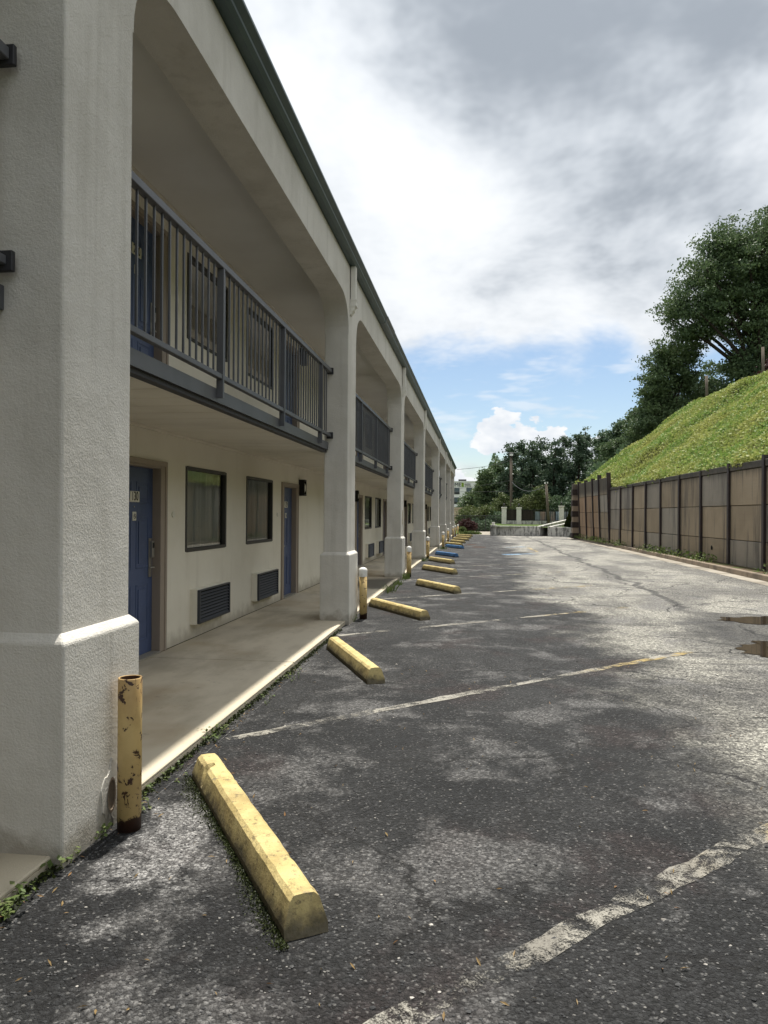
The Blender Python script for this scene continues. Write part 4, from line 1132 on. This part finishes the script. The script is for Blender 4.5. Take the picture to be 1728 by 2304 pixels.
# ================================================================== BOLLARDS AND STOPS
def bollard(loc, capped, label, age=0.0, tilt=(0, 0)):
    b = empty('bollard', (0, 0, 0)); tag(b, label, 'bollard', 'bollards along the walkway')
    r_ = .056
    if capped:
        p = MB().lathe([(0, -.05), (r_, -.05), (r_, .66), (0, .66)], n=24).build('pipe', 'bollard_paint', b, smooth=False)
        MB().lathe([(r_ + .006, .615), (r_ + .008, .70), (r_ + .004, .722), (r_ * .8, .738), (r_ * .4, .747), (0, .75)], n=24).build('cap', 'white_plastic', b, smooth=True)
    else:
        p = MB().lathe([(0, -.05), (r_, -.05), (r_, .724), (r_ - .002, .727), (r_ - .007, .727), (r_ - .008, .72), (r_ - .008, .4), (0, .4)], n=32).build('pipe', 'bollard_paint', b)
        MB().lathe([(r_ - .0085, .725), (r_ - .0085, .41), (0, .41)], n=32).build('pipe_lining', 'rust', b)
    p.data.polygons.foreach_set('use_smooth', [abs(q.normal.z) < .5 for q in p.data.polygons])
    for c in b.children: c.color = (age, age, age, 1)
    b.location = loc; b.rotation_euler = (tilt[0], tilt[1], random.uniform(0, 6))
BL = [((-1.655, 3.38, 0), False, 'rusty uncapped yellow pipe bollard beside the nearest column', 0, (0, 0)),
      ((-1.645, 10.62, 0), True, 'white-capped yellow bollard leaning slightly by the second column', .1, (0, .035)),
      ((-1.655, 17.85, 0), True, 'clean yellow bollard with white cap by the third column', 0, (0, .0)),
      ((-1.72, 25.6, 0), True, 'white-capped bollard rusted black on its upper half', .62, (0, -.01)),
      ((-1.545, 33.1, 0), True, 'yellow bollard with white cap just before the two blue stops end', 0, (0, 0)),
      ((-1.66, 41.4, 0), True, 'white-capped bollard with dark rusty top, sixth from the front', .45, (0, 0)),
      ((-1.63, 48.8, 0), True, 'small yellow bollard third from the far end of the row', 0, (0, 0)),
      ((-1.62, 53.3, 0), True, 'small yellow bollard second from the far end of the row', .3, (0, 0)),
      ((-1.56, 58.1, 0), True, 'small yellow bollard last in the row beside the purple bush', 0, (0, 0))]
for q in BL: bollard(q[0], q[1], q[2], q[3], q[4])

def stop_mesh(seed, notch):
    rg = random.Random(seed); L, wb, wt, h = 1.78, .165, .088, .138
    ns = 44; V = []; F = []
    prof = [(-wb / 2, 0), (-wb / 2, .035), (-wt / 2 - .012, h - .016), (-wt / 2 + .006, h), (0, h + .003), (wt / 2 - .006, h), (wt / 2 + .012, h - .016), (wb / 2, .035), (wb / 2, 0)]
    k = len(prof)
    for i in range(ns + 1):
        s = i / ns; y = -L / 2 + L * s; e = min(s, 1 - s) * L
        for j, (x, z) in enumerate(prof):
            q = rg.uniform(-.0016, .0016); zz = z; yy = y
            if i in (0, ns): yy += (.035 * (z / h)) * (1 if i == 0 else -1)         # sloping ends
            if notch and abs(y - (L / 2 - .235)) < .028 and 2 <= j <= 3: zz -= .055; x += .03
            if rg.random() < .03 and j in (2, 3, 5, 6): q -= .004 * (1 if x > 0 else -1)
            V.append((x + q, yy, max(0, zz + (rg.uniform(-.0014, .0014) if z > 0 else 0))))
    for i in range(ns):
        for j in range(k - 1): a = i * k + j; F.append((a, a + 1, a + k + 1, a + k))
    F.append(tuple(range(k - 1, -1, -1))); F.append(tuple(ns * k + j for j in range(k)))
    me = bpy.data.meshes.new('parking_stop'); me.from_pydata(V, [], F)
    bm = bmesh.new(); bm.from_mesh(me); bmesh.ops.recalc_face_normals(bm, faces=bm.faces); bm.to_mesh(me); bm.free(); return me
ST = [((-1.58, 4.01), (-.67, 2.56), 'y', 0, 'long yellow concrete parking stop nearest the camera with cracked end'),
      ((-1.69, 8.18), (-.97, 6.53), 'y', .05, 'yellow parking stop second from the front, against the walkway'),
      ((-1.78, 12.05), (-.81, 10.56), 'y', .08, 'yellow parking stop behind the leaning bollard'),
      ((-1.25, 15.64), (-.45, 14.22), 'y', .42, 'blackened yellow parking stop sitting further out from the walkway'),
      ((-1.62, 20.44), (-.64, 18.76), 'y', .05, 'yellow parking stop right after the blackened one'),
      ((-1.70, 24.4), (-.83, 22.65), 'y', .12, 'yellow parking stop just in front of the nearer blue one'),
      ((-1.62, 28.0), (-.82, 26.4), 'b', 0, 'blue parking stop, the nearer of the two'),
      ((-1.52, 34.5), (-.75, 32.9), 'b', 0, 'blue parking stop, the farther of the two'),
      ((-1.63, 37.5), (-.86, 36.0), 'y', .1, 'small yellow parking stop right behind the farther blue one'),
      ((-1.58, 41.2), (-.79, 39.5), 'y', .42, 'dark dirty parking stop near the far end'),
      ((-1.59, 45.0), (-.65, 43.4), 'y', 0, 'small yellow parking stop third from the far end'),
      ((-1.55, 49.0), (-.55, 47.4), 'y', 0, 'small yellow parking stop second from the far end'),
      ((-1.52, 53.0), (-.48, 51.5), 'y', 0, 'small yellow parking stop farthest from the camera')]
for i, (a, b, kind, age, lab) in enumerate(ST):
    a = Vector((*a, 0)); b = Vector((*b, 0)); d_ = (a - b).normalized(); nrm = Vector((d_.y, -d_.x, 0))
    c = b + d_ * .89 + nrm * .083
    o = obj('parking_stop', stop_mesh(i + 3, i == 0), 'yellow_stop_paint' if kind == 'y' else 'blue_stop_paint')
    o.location = (c.x, c.y, 0.001); o.rotation_euler = (0, 0, math.atan2(-d_.x, d_.y)); o.color = (age, age, age, 1)
    tag(o, lab, 'parking stop', 'parking stops')

# ================================================================== SMALL PLANTS AND LITTER
def weed(loc, n, hgt, spread, leaf, label, size=.05, grass=False):
    V = []; F = []; rg = random.Random(hash(loc) & 0xffff)
    for k in range(n):
        an = rg.uniform(0, 6.28); rr = rg.random() ** .6 * spread; bx, by = rr * math.cos(an) * .4, rr * math.sin(an)
        hh = hgt * rg.uniform(.3, 1.0); lx, ly = rg.uniform(-.7, .7) * hh, rg.uniform(-.7, .7) * hh
        w_ = size * (.13 if grass else .5) * rg.uniform(.6, 1.3); a2 = rg.uniform(0, 6.28); cx, cy = math.cos(a2) * w_, math.sin(a2) * w_
        b = len(V)
        if grass:
            V += [(bx - cx, by - cy, 0), (bx + cx, by + cy, 0), (bx + lx * .5 + cx * .7, by + ly * .5 + cy * .7, hh * .7), (bx + lx, by + ly, hh), (bx + lx * .5 - cx * .7, by + ly * .5 - cy * .7, hh * .7)]
            F.append((b, b + 1, b + 2, b + 3, b + 4))
        else:
            V += [(bx - .003, by, 0), (bx + .003, by, 0), (bx + lx, by + ly, hh * .8)]; F.append((b, b + 1, b + 2))
            for q in range(3):
                c = Vector((bx + lx * (.5 + .25 * q), by + ly * (.5 + .25 * q), hh * (.45 + .2 * q))); t1 = Vector((rg.uniform(-1, 1), rg.uniform(-1, 1), rg.uniform(-.3, .5))).normalized(); t2 = t1.cross(Vector((0, 0, 1))).normalized() * w_ * .6
                b = len(V); s_ = size * rg.uniform(.5, 1.1)
                V += [tuple(c), tuple(c + t1 * s_ * .5 + t2), tuple(c + t1 * s_), tuple(c + t1 * s_ * .5 - t2)]; F.append((b, b + 1, b + 2, b + 3))
    me = bpy.data.meshes.new('weed'); me.from_pydata(V, [], F); o = obj('weed', me, leaf); o.location = loc
    return tag(o, label, 'weed', 'weeds along the walkway edge')
WD = [((-1.78, 2.36, 0), 26, .085, .11, 'leafy weed clump at the kerb edge in the lower left corner', .042, False),
      ((-1.77, 2.66, 0), 34, .10, .14, 'bushiest weed at the walkway edge before the nearest column', .046, False),
      ((-1.765, 3.0, 0), 20, .09, .10, 'weed at the front corner of the nearest column', .05, False),
      ((-1.74, 3.24, 0), 16, .10, .05, 'round-leaved sprout left of the rusty bollard', .045, False),
      ((-1.74, 3.62, 0), 26, .07, .22, 'low weeds right behind the rusty bollard', .04, False),
      ((-1.775, 4.1, 0), 26, .06, .30, 'low weeds at the walkway edge beside the nearest stop', .04, False),
      ((-1.77, 4.85, 0), 34, .09, .18, 'weed clump at the head of the second painted line', .045, False),
      ((-1.77, 5.75, 0), 30, .07, .35, 'thin weeds along the edge midway to the second stop', .04, False),
      ((-1.77, 6.7, 0), 34, .07, .35, 'thin weeds along the edge before the second stop', .04, False),
      ((-1.74, 10.35, 0), 26, .13, .14, 'weeds around the foot of the leaning bollard', .05, False),
      ((-1.72, 14.4, 0), 70, .20, .35, 'grass tuft on the walkway edge behind the third stop', .06, True),
      ((-1.72, 15.9, 0), 60, .14, .3, 'dry grass on the edge opposite the blackened stop', .06, True),
      ((-1.70, 17.35, 0), 90, .22, .3, 'grass clump between third column and its bollard', .06, True),
      ((-1.72, 24.0, 0), 40, .2, .3, 'small grass tuft beside the fourth column', .06, True),
      ((-1.55, 32.6, 0), 60, .16, .5, 'low grass around the fifth bollard', .06, True)]
for q in WD: weed(q[0], max(8, int(q[1] * (1 if q[6] else .62))), q[2] * .85, q[3], 'leaf_weed', q[4], q[5] * (1 if q[6] else .72), q[6])
n = 2600; yv = RNG.uniform(17, 48, n); keep = (np.sin(yv * 1.1) + np.sin(yv * .47 + 1) + RNG.normal(0, .5, n)) > -.1; yv = yv[keep]
xv = np.array([WX(a) for a in yv]) - RNG.random(len(yv)) * .45
wv_ = obj('verge_weeds', leaf_mesh('verge_weeds', np.stack([xv, yv, .14 + RNG.random(len(yv)) ** 2 * .24], 1), .085, up=.2), 'leaf_weed')
tag(wv_, 'straggly weeds growing at the foot of the retaining wall', 'weeds', kind='stuff')
# moss along the nearest stop
a, b = Vector((-1.58, 4.01)), Vector((-.67, 2.56)); dd = (b - a).normalized(); nn = Vector((-dd.y, dd.x)) * -1
n = 4200; s = RNG.uniform(-.05, 1.03, n); o_ = np.abs(RNG.normal(0, 1, n)) * (.014 + .034 * (0.5 + .5 * np.sin(s * 9)) * (1 - s * .55))
if nn.x > 0: nn = -nn
P = np.stack([a.x + (b.x - a.x) * s + nn.x * o_, a.y + (b.y - a.y) * s + nn.y * o_, .003 + RNG.random(n) * .010], 1)
ms = obj('moss', leaf_mesh('moss', P, .0075, up=.4, aspect=.9), 'moss'); tag(ms, 'dark green moss along the foot of the nearest parking stop', 'moss', kind='stuff')
n = 3500; s = RNG.uniform(2.2, 9.5, n); P = np.stack([-1.79 + np.abs(RNG.normal(0, .022, n)), s, .002 + RNG.random(n) * .02], 1)
ms = obj('edge_moss', leaf_mesh('edge_moss', P, .016, up=.4, aspect=.9), 'moss'); tag(ms, 'moss and dirt in the crack along the walkway edge', 'moss', kind='stuff')
# loose gravel and dry litter
ico = bmesh.new(); bmesh.ops.create_icosphere(ico, subdivisions=1, radius=1); iv = np.array([v.co for v in ico.verts]); itf = np.array([[v.index for v in fc.verts] for fc in ico.faces]); ico.free()
n = 15000; py = 1.45 + RNG.random(n) ** 1.8 * 6.5; px = RNG.uniform(-1, 1, n) * (0.75 + py * .42) + (0.15 - py * .13); px = np.clip(px, -1.7, 3.2)
sz = RNG.uniform(.0022, .0058, n) * np.where(RNG.random(n) < .05, 1.7, 1)
Vv = (iv[None] * (sz[:, None, None] * RNG.uniform(.6, 1.3, (n, 12, 1))) * np.array([1.2, 1, .6])) + np.stack([px, py, sz * .12], 1)[:, None]
Fv = (itf[None] + 12 * np.arange(n)[:, None, None]).reshape(-1, 3)
gv = obj('loose_gravel', mesh_np('loose_gravel', Vv.reshape(-1, 3), Fv), 'pebble'); tag(gv, 'loose bits of gravel scattered over the near asphalt', 'gravel', kind='stuff')
n = 260; P = np.stack([RNG.uniform(-1.7, 2.2, n), 1.8 + RNG.random(n) ** 1.5 * 6, RNG.random(n) * .006 + .004], 1)
P[:70, 0] = -1.76 + np.abs(RNG.normal(0, .05, 70)); P[:70, 1] = RNG.uniform(2.2, 8, 70)
lt = obj('leaf_litter', leaf_mesh('leaf_litter', P, .028, up=1.2, aspect=.25), 'leaf_dry'); tag(lt, 'dry leaf bits and pine needles littering the near asphalt', 'leaf litter', kind='stuff')

# ================================================================== TREES AND SHRUBS
make_tree('oak_tree', 'largest dark spreading tree on the hilltop at the right', 'tree', (21.0, 58, hz(21, 58) - .3),
          [(20.2, 58, 20.5, 4.2, 4.2, 3.6), (16.7, 57.5, 18.7, 2.5, 3, 2.2), (14.7, 57.3, 16.8, 1.7, 2, 1.4), (22.5, 58, 17, 3.5, 3.5, 4), (18.2, 58, 16.6, 3, 3, 1.9), (20.4, 58, 13.2, 2.0, 2.4, 2.6), (17.9, 58, 21.4, 2.2, 2.5, 1.7), (22.8, 58, 22.8, 3, 3.4, 2.2), (23.2, 58, 12, 2.6, 3, 3), (15.8, 57.6, 15.3, 1.7, 1.8, 1.1), (19.2, 58, 12.2, 1.4, 1.5, 2.0)],
          'leaf_oak', .20, 95000, 1100, .36, .55, 'trees on the hill and beyond', limbs=34, shell=.2, trunk_top=(20.6, 58, 19.5))
make_tree('oak_tree', 'dark bushy tree just left of and below the largest tree', 'tree', (14.6, 60, hz(14.6, 60) - .3),
          [(14.6, 60, 13.7, 1.8, 2, 1.6), (13.8, 60, 11.8, 1.4, 2, 1.6), (16.0, 60, 12.2, 1.2, 1.8, 1.6), (14.4, 60, 9.8, 1.9, 2, 1.8), (16.9, 60, 10.6, 1.5, 1.5, 1.4), (17.9, 60, 11.2, 1.3, 1.5, 1.2), (16.2, 59.5, 14.2, 1.3, 1.5, 1.1), (12.6, 62, 7.6, 1.5, 1.6, 1.6), (13.2, 60, 9.0, 1.3, 1.6, 1.5)],
          'leaf_oak', .20, 32000, 420, .28, .25, 'trees on the hill and beyond', shell=.2)
make_tree('hill_shrub', 'reddish brown shrub at the right edge of the hillside crest', 'shrub', (17.6, 49, hz(17.6, 49) - .2),
          [(17.6, 49, hz(17.6, 49) + .4, .4, .5, .4), (18.6, 49, hz(18.4, 49) + .9, .8, .8, 1.1)], 'leaf_purple', .14, 3000, 120, .18, .06, 'trees on the hill and beyond')
LB = ['dark pine with ragged pointed top', 'dark rounded broadleaf tree', 'dark dense evergreen']
TL = [(-.7, 84, 4.3, 1.3, 1), (.9, 82, 6.6, 1.3, 1), (2.0, 84, 7.6, 1.3, 1), (3.3, 80, 8.9, 1.4, 0), (4.6, 83, 9.6, 1.5, 0), (5.7, 80, 9.2, 1.3, 0), (6.9, 84, 10.2, 1.5, 0), (8.1, 80, 9.5, 1.4, 0), (9.2, 83, 10.5, 1.5, 0), (10.4, 80, 10.2, 1.5, 0), (11.6, 83, 10.9, 1.5, 0), (12.6, 78, 10.3, 1.5, 2), (13.6, 75, 10.8, 1.6, 2), (14.8, 74, 12.0, 1.6, 1), (16.0, 73, 13.0, 1.7, 1), (17.6, 76, 14.6, 2.0, 1), (20, 78, 15.5, 2.2, 1), (23, 78, 17.0, 2.4, 1), (12.2, 69, 8.6, 1.5, 1)]
NTH = ['first', 'second', 'third', 'fourth', 'fifth', 'sixth', 'seventh', 'eighth', 'ninth', 'tenth', 'eleventh', 'twelfth', 'thirteenth', 'fourteenth', 'fifteenth', 'sixteenth', 'seventeenth', 'eighteenth']
for i, (x, y, zt, rr, k) in enumerate(TL):
    zg = 0.0 if x < 11 else max(0, hz(x, y)); lob = []
    if k == 0:
        h0 = zt - .55
        lob = [(x, y, h0, .45, .45, .75)]
        for q in range(13):
            s = (q + 1) / 13; zz = h0 - s * (zt - 1.2); an = q * 2.4; ro = rr * (.25 + .75 * min(1, s * 1.9)) * .75
            lob.append((x + ro * math.cos(an), y + ro * math.sin(an), zz, .75 * rr * (.45 + .5 * s), .75 * rr * (.45 + .5 * s), .5 + .35 * s))
        lf = 'leaf_pine'
    else:
        for q in range(13):
            s = q / 12; zz = zt - .8 - s * (zt - zg - 1.6); an = q * 2.4; ro = rr * (.2 + .8 * math.sin(min(1, s * 1.6) * 1.57)) * .7
            lob.append((x + ro * math.cos(an), y + ro * math.sin(an), zz, rr * random.uniform(.45, .75), rr * .7, random.uniform(.7, 1.15)))
        lf = 'leaf_dark' if k == 2 else 'leaf_oak'
    lab = LB[k] + ', ' + ('%s tree from the left in the far treeline' % NTH[i] if i < 18 else 'standing low behind the end of the retaining wall')
    make_tree('pine_tree' if k == 0 else 'broadleaf_tree', lab, 'tree', (x, y, zg - .2), lob, lf, .26, 8500, 260, .26, .16, 'trees on the hill and beyond', limbs=6, shell=.2)
fw = MB()
PW = []
for x0, x1, y, zt, nn_ in ((-3, 26, 96, 8.2, 16000), (9.5, 20, 66, 6.5, 9000)):
    xx = RNG.uniform(x0, x1, nn_); PW.append(np.stack([xx, y + RNG.normal(0, 2.0, nn_), RNG.random(nn_) ** .8 * (zt + .9 * np.sin(xx * 1.1) + .5 * np.sin(xx * 2.9 + y)) * np.clip((xx + 4) / 6, .3, 1)], 1))
wood = obj('far_woods', leaf_mesh('far_woods', np.concatenate(PW), .42, up=.2), 'leaf_dark'); tag(wood, 'dense dark undergrowth filling in behind the treeline', 'woods', kind='stuff')

def shrub(name, label, c, rx, ry, rz, leaf, size, n, cl, spread, stem=True, cat='shrub', group='shrubs at the far end of the lot'):
    lob = [(c[0] + random.uniform(-.35, .35) * rx, c[1] + random.uniform(-.3, .3) * ry, c[2] + random.uniform(-.15, .25) * rz, rx * .72, ry * .72, rz * .78) for _ in range(5)] + [(c[0], c[1], c[2], rx, ry, rz)]
    return make_tree(name, label, cat, (c[0], c[1], c[2] - rz), lob, leaf, size, n, cl, spread, .04, group, limbs=4, shell=.4)
pbush = shrub('purple_bush', 'round dark purple-leaved bush at the far end of the motel', (-.92, 60, .64), .82, .8, .60, 'leaf_purple', .085, 15000, 700, .05)
shrub('hedge_bush', 'small clipped green bush in front of the purple one', (-1.25, 58.7, .33), .30, .3, .27, 'leaf_weed', .06, 2500, 150, .04)
shrub('low_shrub', 'low spreading green plants at the foot of the purple bush', (-.55, 58.3, .10), .85, .35, .12, 'leaf_weed', .08, 3000, 200, .07)
SH = [((-1.0, 71, 1.2), 1.3, 1.5, 'pale green shrub left of centre behind the chain-link fence', 'leaf_shrub'), ((.6, 72, 1.3), 1.2, 1.45, 'feathery olive shrub behind the middle of the chain-link fence', 'leaf_shrub'),
      ((1.9, 71, .9), 1.0, 1.0, 'dark hedge shrub beside the left fence pillar', 'leaf_dark'), ((.2, 69.5, .5), 1.3, .75, 'dark green hedge growing low along the chain-link fence', 'leaf_dark'),
      ((2.5, 77, 2.2), 1.2, 1.6, 'light green shrub left of the light pole', 'leaf_shrub'), ((4.4, 73, 2.1), 1.2, 1.4, 'light green shrub right of the light pole', 'leaf_shrub'),
      ((5.7, 73, 2.6), 1.0, 1.9, 'tall light green shrub above the coloured fence panels', 'leaf_shrub'), ((7.3, 74, 2.0), 1.5, 2.0, 'dark shrub behind the right fence pillar', 'leaf_dark'), ((9.3, 73, 2.2), 1.6, 2.2, 'dark shrub at the right behind the fence, next to the retaining wall', 'leaf_dark')]
for c, rx, rz, lab, lf in SH: shrub('shrub', lab, c, rx, rx, rz, lf, .17, 4200, 220, .16)
for i, (x, y, h_) in enumerate(((14.2, 48.6, 1.6), (17.4, 48.2, 2.3))):
    z = hz(x, y); tag(MB().tube([(x, y, z - .3), (x - .05, y, z + h_)], .09, 8).build('fence_post', 'pole_wood', smooth=True), ('shorter' if i == 0 else 'taller') + ' bare wooden post on the hillside crest', 'post', 'posts on the hill')
